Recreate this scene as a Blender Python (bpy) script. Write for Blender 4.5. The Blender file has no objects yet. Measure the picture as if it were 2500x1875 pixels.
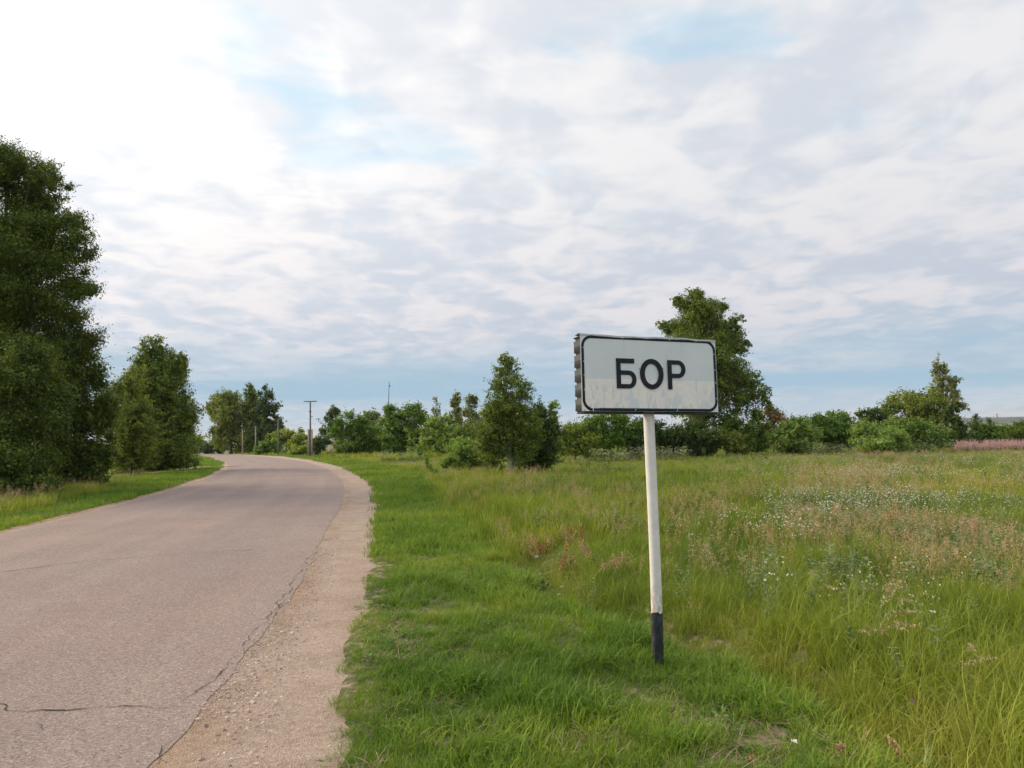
import bpy, bmesh, math
import numpy as np
from mathutils import Matrix, Vector

S = bpy.context.scene
COL = S.collection
RNG = np.random.default_rng(11)

# ------------------------------------------------------------------ camera
F, EYE = 1736.0, 1.60                       # focal length in photograph pixels, eye height
PITCH = math.atan(119.5 / F)
ROLL = -math.atan(0.0227)                   # the camera was held slightly clockwise
CAM = (Matrix.Rotation(math.pi / 2 + PITCH, 3, 'X') @ Matrix.Rotation(ROLL, 3, 'Z'))
cam = bpy.data.cameras.new('camera')
cam.sensor_width = 36.0
cam.lens = 36.0 * F / 2500.0
cam.clip_start, cam.clip_end = 0.05, 12000
cam_ob = bpy.data.objects.new('camera', cam)
cam_ob.matrix_world = Matrix.Translation((0, 0, EYE)) @ CAM.to_4x4()
COL.objects.link(cam_ob)
S.camera = cam_ob

# ------------------------------------------------------------------ light
SUN_AZ = math.radians(-68)                  # measured from +Y (view direction) towards +X
SUN_EL = math.radians(26)
sun_dir = Vector((math.sin(SUN_AZ) * math.cos(SUN_EL), math.cos(SUN_AZ) * math.cos(SUN_EL), math.sin(SUN_EL)))
sun = bpy.data.lights.new('sun', 'SUN')
sun.energy = 2.4
sun.angle = math.radians(24)
sun.color = (1.0, 0.82, 0.56)
sun_ob = bpy.data.objects.new('sun', sun)
sun_ob.rotation_euler = (-sun_dir).to_track_quat('-Z', 'Y').to_euler()
COL.objects.link(sun_ob)

S.view_settings.view_transform = 'Standard'
S.view_settings.look = 'None'
S.view_settings.exposure = 0.36
S.view_settings.gamma = 1.0
S.view_settings.use_curve_mapping = False
S.render.engine = 'CYCLES'
S.cycles.max_bounces = 6
S.cycles.diffuse_bounces = 3
S.cycles.transmission_bounces = 4
S.cycles.transparent_max_bounces = 4


class G:
    """small helper for node graphs"""
    def __init__(s, tree):
        s.t, s.n, s.l = tree, tree.nodes, tree.links
        s.n.clear()

    def new(s, kind, **kw):
        nd = s.n.new(kind)
        for k, v in kw.items():
            setattr(nd, k, v)
        return nd

    def put(s, sock, v):
        if v is None:
            return
        if isinstance(v, bpy.types.NodeSocket):
            s.l.new(v, sock)
        elif sock.type == 'RGBA' and hasattr(v, '__len__'):
            sock.default_value = (*v[:3], 1.0)
        else:
            sock.default_value = v

    def math(s, op, a, b=None, c=None, clamp=False):
        nd = s.new('ShaderNodeMath', operation=op, use_clamp=clamp)
        for i, v in enumerate((a, b, c)):
            s.put(nd.inputs[i], v)
        return nd.outputs[0]

    def vmath(s, op, a, b=None, scale=None):
        nd = s.new('ShaderNodeVectorMath', operation=op)
        s.put(nd.inputs[0], a)
        s.put(nd.inputs[1], b)
        if scale is not None:
            s.put(nd.inputs['Scale'], scale)
        return nd.outputs['Value'] if op in ('DOT_PRODUCT', 'LENGTH') else nd.outputs[0]

    def mix(s, f, a, b, mode='MIX'):
        nd = s.new('ShaderNodeMix', data_type='RGBA', blend_type=mode)
        s.put(nd.inputs[0], f)
        s.put(nd.inputs[6], a)
        s.put(nd.inputs[7], b)
        return nd.outputs[2]

    def rng(s, v, a, b, c=0.0, d=1.0, smooth=True):
        nd = s.new('ShaderNodeMapRange', interpolation_type='SMOOTHSTEP' if smooth else 'LINEAR')
        s.put(nd.inputs[0], v)
        for i, q in enumerate((a, b, c, d)):
            nd.inputs[i + 1].default_value = q
        return nd.outputs[0]

    def noise(s, vec, scale, detail=4, rough=0.5, dist=0.0, color=False):
        nd = s.new('ShaderNodeTexNoise')
        s.put(nd.inputs['Vector'], vec)
        s.put(nd.inputs['Scale'], scale)
        s.put(nd.inputs['Detail'], detail)
        s.put(nd.inputs['Roughness'], rough)
        s.put(nd.inputs['Distortion'], dist)
        return nd.outputs[1 if color else 0]

    def voro(s, vec, scale, out='Distance', feature='F1'):
        nd = s.new('ShaderNodeTexVoronoi', feature=feature)
        s.put(nd.inputs['Vector'], vec)
        s.put(nd.inputs['Scale'], scale)
        return nd.outputs[out]

    def ramp(s, v, stops, interp='LINEAR'):
        nd = s.new('ShaderNodeValToRGB')
        cr = nd.color_ramp
        cr.interpolation = interp
        while len(cr.elements) < len(stops):
            cr.elements.new(0.5)
        for e, (p, c) in zip(cr.elements, stops):
            e.position, e.color = p, (*c, 1.0)
        s.put(nd.inputs[0], v)
        return nd.outputs[0]

    def mapping(s, vec, scale=(1, 1, 1), rot=(0, 0, 0), loc=(0, 0, 0)):
        nd = s.new('ShaderNodeMapping')
        s.put(nd.inputs[0], vec)
        nd.inputs['Location'].default_value = loc
        nd.inputs['Rotation'].default_value = rot
        nd.inputs['Scale'].default_value = scale
        return nd.outputs[0]

    def attr(s, name, kind='GEOMETRY'):
        return s.new('ShaderNodeAttribute', attribute_name=name, attribute_type=kind).outputs['Fac']


# ------------------------------------------------------------------ sky
HX, HY = 0.4, 3.3
world = bpy.data.worlds.new('World')
S.world = world
world.use_nodes = True
g = G(world.node_tree)
sky = g.new('ShaderNodeTexSky', sky_type='NISHITA')
sky.sun_disc = False
sky.sun_elevation = SUN_EL
sky.sun_rotation = SUN_AZ
sky.air_density, sky.dust_density, sky.ozone_density = 1.0, 1.5, 1.5
bg_blue = g.new('ShaderNodeBackground')
g.put(bg_blue.inputs[0], sky.outputs[0])
bg_blue.inputs[1].default_value = 0.13
d = g.new('ShaderNodeTexCoord').outputs['Generated']
sep = g.new('ShaderNodeSeparateXYZ')
g.put(sep.inputs[0], d)
dz = g.math('MAXIMUM', sep.outputs[2], 0.0)
den = g.math('ADD', dz, 0.14)
px = g.math('DIVIDE', sep.outputs[0], den)
py = g.math('DIVIDE', sep.outputs[1], den)
cmb = g.new('ShaderNodeCombineXYZ')
g.put(cmb.inputs[0], px)
g.put(cmb.inputs[1], py)
P = cmb.outputs[0]                          # a flat cloud deck seen in perspective
Pr = g.mapping(P, scale=(1.15, 0.95, 1.0), rot=(0, 0, math.radians(-24)), loc=(7.7, 0.4, 0))
big = g.noise(Pr, 1.5, 3, 0.5, 0.3)
mid = g.noise(Pr, 4.6, 3, 0.5, 0.5)
fine = g.noise(g.mapping(P, scale=(0.9, 1.3, 1.0), rot=(0, 0, math.radians(-15)), loc=(5, 2, 0)), 9.5, 3, 0.5, 0.2)
shape = g.math('ADD', g.math('ADD', g.math('MULTIPLY', big, 0.38), g.math('MULTIPLY', mid, 0.46)), g.math('MULTIPLY', fine, 0.16))
lump = g.rng(shape, 0.41, 0.59)             # 0 thin grey-blue, 1 thick white
sdot = g.math('MAXIMUM', g.vmath('DOT_PRODUCT', d, tuple(sun_dir)), 0.0)
glow = g.math('MULTIPLY', g.math('POWER', sdot, 2.4), g.rng(dz, 0.05, 0.42, 0.45, 1.0))
grey = g.mix(g.rng(dz, 0.03, 0.42), (0.40, 0.45, 0.53), (0.52, 0.553, 0.607))
white = g.mix(g.rng(dz, 0.03, 0.42), (0.57, 0.555, 0.585), (0.665, 0.665, 0.68))
cloud = g.mix(lump, grey, white)
# forward scattering: clouds near the hidden sun are brighter and slightly warm
lit = g.mix(1.0, cloud, g.mix(glow, (1.0, 1.0, 1.0), (1.78, 1.68, 1.55)), 'MULTIPLY')
# the clear blue-grey strip under the far edge of the deck
strip = g.math('MULTIPLY', g.rng(dz, 0.0, 0.035), g.rng(dz, 0.165, 0.06))
band = g.noise(g.mapping(d, scale=(2.2, 2.2, 22)), 1.5, 4, 0.55)
strip = g.math('MULTIPLY', strip, g.rng(band, 0.30, 0.62, 0.30, 0.95))
low = g.mix(g.rng(dz, 0.0, 0.06), (0.44, 0.53, 0.60), (0.29, 0.43, 0.54))
# holes in the deck: thin bright veil with blue sky behind it
hole = g.noise(g.mapping(P, scale=(0.8, 1.0, 1.0), rot=(0, 0, math.radians(-38)), loc=(HX, HY, 0)), 2.6, 4, 0.5, 0.4)
hole = g.math('MULTIPLY', g.rng(hole, 0.54, 0.70), g.rng(dz, 0.26, 0.42))
veil = g.mix(glow, (0.44, 0.66, 0.80), (0.60, 0.90, 1.0))
sky_col = g.mix(strip, g.mix(g.math('MULTIPLY', hole, 0.55), lit, veil), low)
bg_cloud = g.new('ShaderNodeBackground')
g.put(bg_cloud.inputs[0], sky_col)
bg_cloud.inputs[1].default_value = 1.0
hole = g.math('MULTIPLY', hole, 0.22)
mixw = g.new('ShaderNodeMixShader')
g.put(mixw.inputs[0], hole)
g.l.new(bg_cloud.outputs[0], mixw.inputs[1])
g.l.new(bg_blue.outputs[0], mixw.inputs[2])
outw = g.new('ShaderNodeOutputWorld')
g.l.new(mixw.outputs[0], outw.inputs[0])

# ------------------------------------------------------------------ helpers
def tag(o, label=None, cat=None, group=None, kind=None):
    if label: o['label'] = label
    if cat: o['category'] = cat
    if group: o['group'] = group
    if kind: o['kind'] = kind
    return o


def empty(name, loc, label=None, cat=None, group=None):
    o = bpy.data.objects.new(name, None)
    o.empty_display_size = 0.2
    o.location = loc
    COL.objects.link(o)
    return tag(o, label, cat, group)


def obj(name, mesh, mat=None, parent=None, link=True):
    o = bpy.data.objects.new(name, mesh)
    if mat is not None:
        mesh.materials.append(mat)
    if link:
        COL.objects.link(o)
    if parent is not None:
        o.parent = parent
    return o


def mesh_np(name, V, faces, attrs=None, smooth=False):
    """faces: int array (n,3) or (n,4), or list of such arrays; attrs: name -> (domain, values)"""
    V = np.asarray(V, np.float32)
    if isinstance(faces, np.ndarray):
        faces = [faces]
    faces = [f for f in faces if len(f)]
    me = bpy.data.meshes.new(name)
    me.vertices.add(len(V))
    me.vertices.foreach_set('co', V.ravel())
    tot = sum(f.size for f in faces)
    npoly = sum(len(f) for f in faces)
    me.loops.add(tot)
    me.polygons.add(npoly)
    me.loops.foreach_set('vertex_index', np.concatenate([f.ravel() for f in faces]).astype(np.int32))
    sizes = np.concatenate([np.full(len(f), f.shape[1]) for f in faces])
    starts = np.concatenate([[0], np.cumsum(sizes)[:-1]]).astype(np.int32)
    me.polygons.foreach_set('loop_start', starts)
    if smooth:
        me.polygons.foreach_set('use_smooth', np.ones(npoly, bool))
    for k, (dom, val) in (attrs or {}).items():
        a = me.attributes.new(k, 'FLOAT', dom)
        a.data.foreach_set('value', np.asarray(val, np.float32).ravel())
    me.update(calc_edges=True)
    return me


class MB:
    """collects quads and triangles into one mesh"""
    def __init__(s):
        s.v, s.q, s.t, s.n = [], [], [], 0

    def add(s, V, q=None, t=None):
        V = np.asarray(V, float)
        s.v.append(V)
        if q is not None and len(q): s.q.append(np.asarray(q) + s.n)
        if t is not None and len(t): s.t.append(np.asarray(t) + s.n)
        s.n += len(V)

    def box(s, c, size, M=None):
        h = np.asarray(size) / 2
        V = np.array([[x, y, z] for z in (-1, 1) for y in (-1, 1) for x in (-1, 1)]) * h
        if M is not None: V = V @ np.asarray(M).T
        s.add(V + np.asarray(c), [(0, 2, 3, 1), (4, 5, 7, 6), (0, 1, 5, 4), (2, 6, 7, 3), (0, 4, 6, 2), (1, 3, 7, 5)])

    def tube(s, pts, radii, n=8, caps=True):
        pts = np.asarray(pts, float)
        radii = np.broadcast_to(np.asarray(radii, float), (len(pts),))
        T = np.gradient(pts, axis=0)
        T /= np.linalg.norm(T, axis=1)[:, None] + 1e-12
        up = np.array([0, 0, 1.0]) if abs(T[0, 2]) < 0.9 else np.array([1.0, 0, 0])
        a = np.linspace(0, 2 * np.pi, n, endpoint=False)
        rings = []
        for p, t, r in zip(pts, T, radii):
            b1 = np.cross(up, t); b1 /= np.linalg.norm(b1) + 1e-12
            b2 = np.cross(t, b1)
            rings.append(p + r * (np.cos(a)[:, None] * b1 + np.sin(a)[:, None] * b2))
        V = np.concatenate(rings)
        q = [(k * n + i, k * n + (i + 1) % n, (k + 1) * n + (i + 1) % n, (k + 1) * n + i) for k in range(len(pts) - 1) for i in range(n)]
        t = []
        if caps:
            V = np.concatenate([V, pts[[0]], pts[[-1]]])
            m = len(pts) * n
            t = [(m, (i + 1) % n, i) for i in range(n)] + [(m + 1, m - n + i, m - n + (i + 1) % n) for i in range(n)]
        s.add(V, q, t)

    def mesh(s, name, smooth=False):
        f = []
        if s.q: f.append(np.concatenate(s.q))
        if s.t: f.append(np.concatenate(s.t))
        return mesh_np(name, np.concatenate(s.v), f, smooth=smooth)


def hash01(*k):
    h = np.zeros(np.broadcast(*k).shape, np.uint64) + np.uint64(1469598103)
    for a in k:
        h = (h ^ (np.asarray(a).astype(np.int64).astype(np.uint64))) * np.uint64(1099511628211)
        h ^= h >> np.uint64(29)
    h = h * np.uint64(0x9E3779B97F4A7C15)
    h ^= h >> np.uint64(32)
    return (h & np.uint64(0xFFFFFF)).astype(float) / float(0xFFFFFF)


def vnoise(x, y, seed=0):
    x, y = np.asarray(x, float), np.asarray(y, float)
    xi, yi = np.floor(x), np.floor(y)
    fx, fy = x - xi, y - yi
    fx, fy = fx * fx * (3 - 2 * fx), fy * fy * (3 - 2 * fy)
    h = lambda a, b: hash01(xi + a, yi + b, np.zeros_like(xi) + seed)
    return (h(0, 0) * (1 - fx) + h(1, 0) * fx) * (1 - fy) + (h(0, 1) * (1 - fx) + h(1, 1) * fx) * fy


def fbm(x, y, seed=0, oct=3):
    r, a, t = 0, 1.0, 0
    for i in range(oct):
        r = r + a * vnoise(np.asarray(x) * 2 ** i + 17.3 * i, np.asarray(y) * 2 ** i - 9.1 * i, seed + i)
        t += a
        a *= 0.5
    return r / t


def sstep(x, a, b):
    t = np.clip((np.asarray(x, float) - a) / (b - a), 0, 1)
    return t * t * (3 - 2 * t)


def mat(name):
    m = bpy.data.materials.new(name)
    m.use_nodes = True
    gg = G(m.node_tree)
    b = gg.new('ShaderNodeBsdfPrincipled')
    o = gg.new('ShaderNodeOutputMaterial')
    gg.l.new(b.outputs[0], o.inputs[0])
    b.inputs['Specular IOR Level'].default_value = 0.3
    return m, gg, b, o


def bump(gg, b, h, strength=0.3, dist=0.01):
    nd = gg.new('ShaderNodeBump')
    nd.inputs['Strength'].default_value = strength
    nd.inputs['Distance'].default_value = dist
    gg.put(nd.inputs['Height'], h)
    gg.l.new(nd.outputs[0], b.inputs['Normal'])


def objco(gg):
    return gg.new('ShaderNodeTexCoord').outputs['Object']


def geopos(gg):
    return gg.new('ShaderNodeNewGeometry').outputs['Position']


def simple(name, col, rough=0.7, var=0.15, scale=6.0, metal=0.0):
    m, gg, b, o = mat(name)
    n = gg.noise(objco(gg), scale, 5, 0.6)
    lo = tuple(c * (1 - var) for c in col)
    hi = tuple(min(1, c * (1 + var)) for c in col)
    gg.put(b.inputs['Base Color'], gg.mix(gg.rng(n, 0.3, 0.7), lo, hi))
    b.inputs['Roughness'].default_value = rough
    b.inputs['Metallic'].default_value = metal
    return m


# ------------------------------------------------------------------ terrain
_PY = [-400, 5, 30, 50, 80, 130, 200, 400, 800, 1500, 2500, 3200, 9000]
_PZ = [0, 0, 0, -.25, -.55, -1.0, -3, -6, -6, -2, 0, 0, 0]


def base_z(x, y):
    x, y = np.asarray(x, float), np.asarray(y, float)
    z = 0
    for k in (-2.0, 0.0, 2.0):              # a softened profile
        z = z + np.interp(y + k, _PY, _PZ) / 3
    far = sstep(y, 1500, 3000)              # low hills on the right of the plain
    z = z + far * (sstep(x / np.maximum(y, 1), .38, .60) * 26 + 16 * (fbm(x / 520 + 3, y / 1200, 5, 3) - 0.5) * 2 - 6)
    return z


def at(px, py, Y=None):
    """photograph pixel -> point on the ground, or on that ray at distance Y"""
    r = np.array(CAM @ Vector(((px - 1250) / F, (937.5 - py) / F, -1.0)))
    if Y is not None:
        p = r * (Y / r[1])
        return np.array([p[0], p[1], p[2] + EYE])
    ys = np.geomspace(2.0, 3000, 6000)
    zz = EYE + r[2] / r[1] * ys - base_z(r[0] / r[1] * ys, ys)
    k = np.argmax(zz < 0)
    y0, y1, a0, a1 = ys[k - 1], ys[k], zz[k - 1], zz[k]
    y = y0 + (y1 - y0) * a0 / (a0 - a1)
    return np.array([r[0] / r[1] * y, y, EYE + r[2] / r[1] * y])


# road edges as functions X(Y), in metres
R_E = np.array([(-1.2, -12), (-1.5, -4), (-1.7, 0.5), (-1.8, 3.0), (-1.82, 3.85), (-1.84, 4.2), (-1.95, 4.75), (-2.03, 5.4), (-2.2, 6.8), (-2.42, 8.1), (-2.8, 10.05), (-3.3, 12.65), (-4.05, 16.8), (-5.05, 21.3), (-5.9, 24.8), (-7.1, 29), (-10.9, 41), (-15.2, 53), (-19.4, 63.5), (-30.0, 86.6), (-37.3, 101), (-47.2, 119), (-57, 136), (-74, 165), (-77, 170)])
G_E = np.array([(-0.2, -12), (-0.5, -4), (-0.75, 0.5), (-0.91, 3.5), (-1.11, 4.5), (-1.3, 5.5), (-1.5, 6.66), (-1.76, 8.4), (-2.25, 11.4), (-3.05, 15.8), (-4.55, 22.9), (-6.55, 30), (-11.1, 45), (-18.3, 64), (-27.6, 86), (-35.7, 101), (-45.7, 119), (-55.5, 136), (-72.5, 165), (-75.5, 170)])
L_E = np.array([(-6.8, -12), (-7.2, 0), (-8.1, 6), (-9.15, 12.84), (-9.6, 15.5), (-10.3, 19.6), (-11.5, 25.1), (-13.25, 31.4), (-17.4, 43.5), (-23.8, 59.3), (-34.6, 82.9), (-48.6, 110.4), (-58.6, 129.5), (-78, 165), (-81, 170)])
B_E = np.array([(3.5, -12), (2.2, 0), (1.8, 3.4), (1.85, 4.3), (1.12, 5.8), (.34, 6.5), (.15, 8.2), (-.4, 11.6), (-1.5, 16.6), (-3.0, 25.5), (-4.9, 33), (-8.4, 45.7), (-14, 61), (-24, 86), (-44, 119), (-75, 170)])
BL_E = np.array([(-9.2, -12), (-9.6, 5), (-10.8, 12), (-11.4, 15.9), (-12.5, 20), (-13.9, 25), (-17.6, 35), (-20, 43), (-27.6, 59), (-39, 83), (-54, 110), (-90, 170)])
TRACK = np.array([(-18.4, 48.5), (-20.2, 47.0), (-19.6, 43), (-18.6, 38), (-19.3, 34), (-22, 29), (-30, 25)])


def edge(E, y):
    y = np.asarray(y, float)
    r = 0
    for k in (-0.8, 0, 0.8):
        r = r + np.interp(y + k, E[:, 1], E[:, 0]) / 3
    return r




def seg_dist(x, y, pts):
    d = np.full(np.shape(x), 1e9)
    for a, b in zip(pts[:-1], pts[1:]):
        ab = b - a
        t = np.clip(((x - a[0]) * ab[0] + (y - a[1]) * ab[1]) / (ab @ ab), 0, 1)
        d = np.minimum(d, np.hypot(x - a[0] - t * ab[0], y - a[1] - t * ab[1]))
    return d


def on_road(x, y):
    """> 0 inside the road and its shoulder, in metres from the edge"""
    return np.where(np.asarray(y) < 169, np.minimum(edge(G_E, y) - x, x - edge(L_E, y) + 0.3), -9.0)


def ground_z(x, y):
    z = base_z(x, y)
    inside = sstep(on_road(x, y), -0.15, 0.25)
    near = 1 - sstep(y, 60, 140)
    rough = (fbm(np.asarray(x) * 0.9, np.asarray(y) * 0.9, 3) - 0.5) * 0.10 + (vnoise(np.asarray(x) * 4, np.asarray(y) * 4, 8) - 0.5) * 0.03
    dch = np.asarray(x) - edge(B_E, y)      # a shallow ditch where the mown verge ends
    ditch = -0.17 * np.exp(-((dch - 0.25) / 0.32) ** 2) * (1 - sstep(y, 14, 30))
    return z + (rough * near + ditch) * (1 - inside) - 0.07 * inside


def grow(lo, hi, inner, step, k=1.13):
    xs = list(np.arange(-inner[0], inner[1] + 1e-6, step))
    s = step
    while xs[-1] < hi:
        s *= k
        xs.append(xs[-1] + s)
    s = step
    while xs[0] > lo:
        s *= k
        xs.insert(0, xs[0] - s)
    return np.array(xs)


gx = grow(-4500, 4500, (20, 16), 0.22)
gy = grow(-300, 4500, (4, 36), 0.22, 1.07)
GX, GY = np.meshgrid(gx, gy)
V = np.stack([GX.ravel(), GY.ravel(), ground_z(GX.ravel(), GY.ravel())], 1)
nx, ny = len(gx), len(gy)
ii = (np.arange(ny - 1)[:, None] * nx + np.arange(nx - 1)[None]).ravel()
quads = np.stack([ii, ii + 1, ii + nx + 1, ii + nx], 1)

m_ground, gg, b, o = mat('meadow_soil')
pos = geopos(gg)
n1 = gg.noise(pos, 0.6, 5, 0.6)
n2 = gg.noise(pos, 9.0, 5, 0.65)
soil = gg.mix(gg.rng(n2, 0.35, 0.68), (0.17, 0.125, 0.085), (0.34, 0.25, 0.18))
moss = gg.mix(gg.rng(n1, 0.35, 0.65), (0.055, 0.085, 0.022), (0.10, 0.105, 0.035))
near_col = gg.mix(gg.rng(n2, 0.44, 0.60), moss, soil)
sp = gg.new('ShaderNodeSeparateXYZ')
gg.put(sp.inputs[0], pos)
fields = gg.ramp(gg.noise(gg.mapping(pos, scale=(1 / 900, 1 / 260, 0)), 1.0, 4, 0.55), [(0.30, (0.035, 0.06, 0.03)), (0.46, (0.10, 0.13, 0.05)), (0.55, (0.19, 0.19, 0.09)), (0.68, (0.04, 0.065, 0.035))])
forest = gg.mix(gg.rng(sp.outputs[1], 1700, 2100), fields, (0.028, 0.05, 0.032))
gg.put(b.inputs['Base Color'], gg.mix(gg.rng(sp.outputs[1], 90, 260), near_col, forest))
b.inputs['Roughness'].default_value = 0.95
bump(gg, b, n2, 0.5, 0.03)
tag(obj('ground', mesh_np('ground', V, quads, smooth=True), m_ground), kind='structure')


def ribbon(name, lo, hi, ys, nu, dz, m, jag_lo=0.0, jag_hi=0.0, seed=0):
    u = np.linspace(0, 1, nu)
    a, bb = lo(ys), hi(ys)
    if jag_lo: a = a + (fbm(ys * 2.2, ys * 0, seed, 4) - 0.5) * 2 * jag_lo
    if jag_hi: bb = bb + (fbm(ys * 2.2, ys * 0 + 5, seed + 9, 4) - 0.5) * 2 * jag_hi
    X = a[:, None] + (bb - a)[:, None] * u[None]
    Yg = np.repeat(ys[:, None], nu, 1)
    Z = base_z(X, Yg) + (dz(u)[None] if callable(dz) else dz)
    Vr = np.stack([X.ravel(), Yg.ravel(), Z.ravel()], 1)
    k = (np.arange(len(ys) - 1)[:, None] * nu + np.arange(nu - 1)[None]).ravel()
    q = np.stack([k, k + 1, k + nu + 1, k + nu], 1)
    width = np.abs(bb - a)
    U = (u[None] * width[:, None]).ravel()
    vlen = np.concatenate([[0], np.cumsum(np.hypot(np.diff(bb), np.diff(ys)))])
    me = mesh_np(name, Vr, q, {'across': ('POINT', U), 'along': ('POINT', np.repeat(vlen, nu))}, smooth=True)
    return obj(name, me, m)


YS = np.concatenate([np.arange(-10, 14, 0.06), np.arange(14, 45, 0.25), np.arange(45, 168, 1.0)])

m_asph, gg, b, o = mat('worn_chip_seal')
pos = geopos(gg)
ac, al = gg.attr('across'), gg.attr('along')
cv = gg.new('ShaderNodeCombineXYZ')
gg.put(cv.inputs[0], ac)
gg.put(cv.inputs[1], al)
lane = gg.noise(gg.mapping(cv.outputs[0], scale=(1.0, 0.05, 1)), 1.5, 4, 0.5)
blot = gg.noise(pos, 0.55, 5, 0.6)
chip = gg.voro(pos, 95, 'Color')
chips = gg.new('ShaderNodeSeparateColor')
gg.put(chips.inputs[0], chip)
stone = gg.ramp(chips.outputs[0], [(0.0, (0.145, 0.113, 0.098)), (0.20, (0.257, 0.197, 0.177)), (0.45, (0.342, 0.239, 0.214)), (0.62, (0.317, 0.259, 0.227)), (0.80, (0.360, 0.301, 0.273)), (0.94, (0.428, 0.353, 0.313)), (1.0, (0.513, 0.453, 0.413))])
grit = gg.noise(pos, 45, 4, 0.7)
col = gg.mix(gg.rng(grit, 0.3, 0.75, 0.0, 0.5), stone, (0.28, 0.215, 0.20))
col = gg.mix(1.0, col, gg.mix(gg.rng(lane, 0.35, 0.65), (0.95, 0.945, 0.95), (1.05, 1.04, 1.03)), 'MULTIPLY')
col = gg.mix(1.0, col, gg.mix(gg.rng(blot, 0.3, 0.7), (0.92, 0.92, 0.93), (1.05, 1.04, 1.03)), 'MULTIPLY')
red = gg.noise(gg.mapping(cv.outputs[0], scale=(1.0, 0.22, 1), loc=(3, 7, 0)), 0.9, 3, 0.5)
col = gg.mix(1.0, col, gg.mix(gg.rng(red, 0.42, 0.7), (1.0, 1.0, 1.0), (1.03, 0.975, 0.97)), 'MULTIPLY')
# wheel paths polished a little darker, oil spots between them
wheel = gg.math('ADD', gg.rng(gg.math('ABSOLUTE', gg.math('SUBTRACT', ac, 4.2)), .65, .1), gg.rng(gg.math('ABSOLUTE', gg.math('SUBTRACT', ac, 2.4)), .65, .1))
wheel = gg.math('MULTIPLY', wheel, gg.rng(gg.noise(gg.mapping(cv.outputs[0], scale=(1, .1, 1)), 1.2, 3), .3, .7))
col = gg.mix(1.0, col, gg.mix(wheel, (1, 1, 1), (.93, .92, .94)), 'MULTIPLY')
spot = gg.math('MULTIPLY', gg.rng(gg.noise(pos, 3.2, 3, .6), .66, .78), .22)
col = gg.mix(spot, col, (0.12, 0.105, 0.10))
gg.put(b.inputs['Base Color'], col)
b.inputs['Roughness'].default_value = 0.88
bump(gg, b, gg.math('ADD', gg.voro(pos, 95), gg.math('MULTIPLY', grit, 0.6)), 0.55, 0.006)

m_grav, gg, b, o = mat('sandy_gravel')
pos = geopos(gg)
ac, al = gg.attr('across'), gg.attr('along')
cv = gg.new('ShaderNodeCombineXYZ')
gg.put(cv.inputs[0], ac)
gg.put(cv.inputs[1], al)
streak = gg.noise(gg.mapping(cv.outputs[0], scale=(1.0, 0.12, 1)), 2.6, 4, 0.55)
chips = gg.new('ShaderNodeSeparateColor')
gg.put(chips.inputs[0], gg.voro(pos, 120, 'Color'))
stone = gg.ramp(chips.outputs[0], [(0.0, (0.22, 0.15, 0.11)), (0.25, (0.40, 0.29, 0.23)), (0.6, (0.49, 0.37, 0.315)), (0.9, (0.56, 0.45, 0.395)), (1.0, (0.68, 0.60, 0.54))])
pale = gg.mix(gg.rng(gg.noise(pos, 26, 5, 0.75), 0.3, 0.7), (0.46, 0.345, 0.262), (0.59, 0.465, 0.37))
col = gg.mix(0.55, stone, pale)
sand = gg.mix(gg.rng(gg.noise(pos, 14, 5, 0.7), 0.35, 0.65), (0.36, 0.235, 0.145), (0.49, 0.34, 0.225))
wet = gg.math('MULTIPLY', gg.rng(streak, 0.40, 0.60), gg.rng(ac, 0.75, 0.15))
col = gg.mix(wet, col, sand)
col = gg.mix(1.0, col, gg.mix(gg.rng(gg.noise(pos, 2.3, 5, .65), .3, .7), (.84, .82, .80), (1.06, 1.06, 1.06)), 'MULTIPLY')
gg.put(b.inputs['Base Color'], col)
b.inputs['Roughness'].default_value = 0.95
lumps = gg.noise(gg.mapping(cv.outputs[0], scale=(0.8, 1.3, 1)), 13, 5, 0.65, 0.6)
bump(gg, b, gg.math('ADD', gg.math('MULTIPLY', gg.voro(pos, 110), 0.35), gg.math('MULTIPLY', lumps, 1.6)), 0.9, 0.03)

tag(ribbon('gravel_shoulder', lambda y: edge(R_E, y) - 0.30, lambda y: edge(G_E, y) + 0.50, YS, 14, lambda u: -0.004 - 0.03 * u ** 3, m_grav), kind='structure')
tag(ribbon('gravel_shoulder', lambda y: edge(L_E, y) - 0.40 - 0.5 * sstep(y, 26, 36) * (1 - sstep(y, 46, 60)), lambda y: edge(L_E, y) + 0.35, YS, 6, -0.003, m_grav), kind='structure')
road = tag(ribbon('road', lambda y: edge(L_E, y), lambda y: edge(R_E, y), YS, 26, lambda u: 0.05 * (1 - (2 * u - 1) ** 2), m_asph, 0.05, 0.05, 4), kind='structure')

# the field track that joins from the left
tv, tq = [], []
tp = []
for a, c in zip(TRACK[:-1], TRACK[1:]):
    for t in np.linspace(0, 1, 8, endpoint=False):
        tp.append(a + (c - a) * t)
tp = np.array(tp)
tt = np.gradient(tp, axis=0)
tt /= np.linalg.norm(tt, axis=1)[:, None]
nn = np.stack([-tt[:, 1], tt[:, 0]], 1)
W = 0.42
for k, (p, n) in enumerate(zip(tp, nn)):
    for s_ in (-1, 0, 1):
        q = p + n * s_ * W
        tv.append((q[0], q[1], float(base_z(q[0], q[1])) + 0.07))
for k in range(len(tp) - 1):
    for s_ in (0, 1):
        a = k * 3 + s_
        tq.append((a, a + 1, a + 4, a + 3))
tm = mesh_np('track', tv, np.array(tq), {'across': ('POINT', np.tile([0.9, 1.2, 1.5], len(tp))), 'along': ('POINT', np.repeat(np.arange(len(tp)) * 0.5, 3))}, smooth=True)
tag(obj('path', tm, m_grav), kind='structure')

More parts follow.
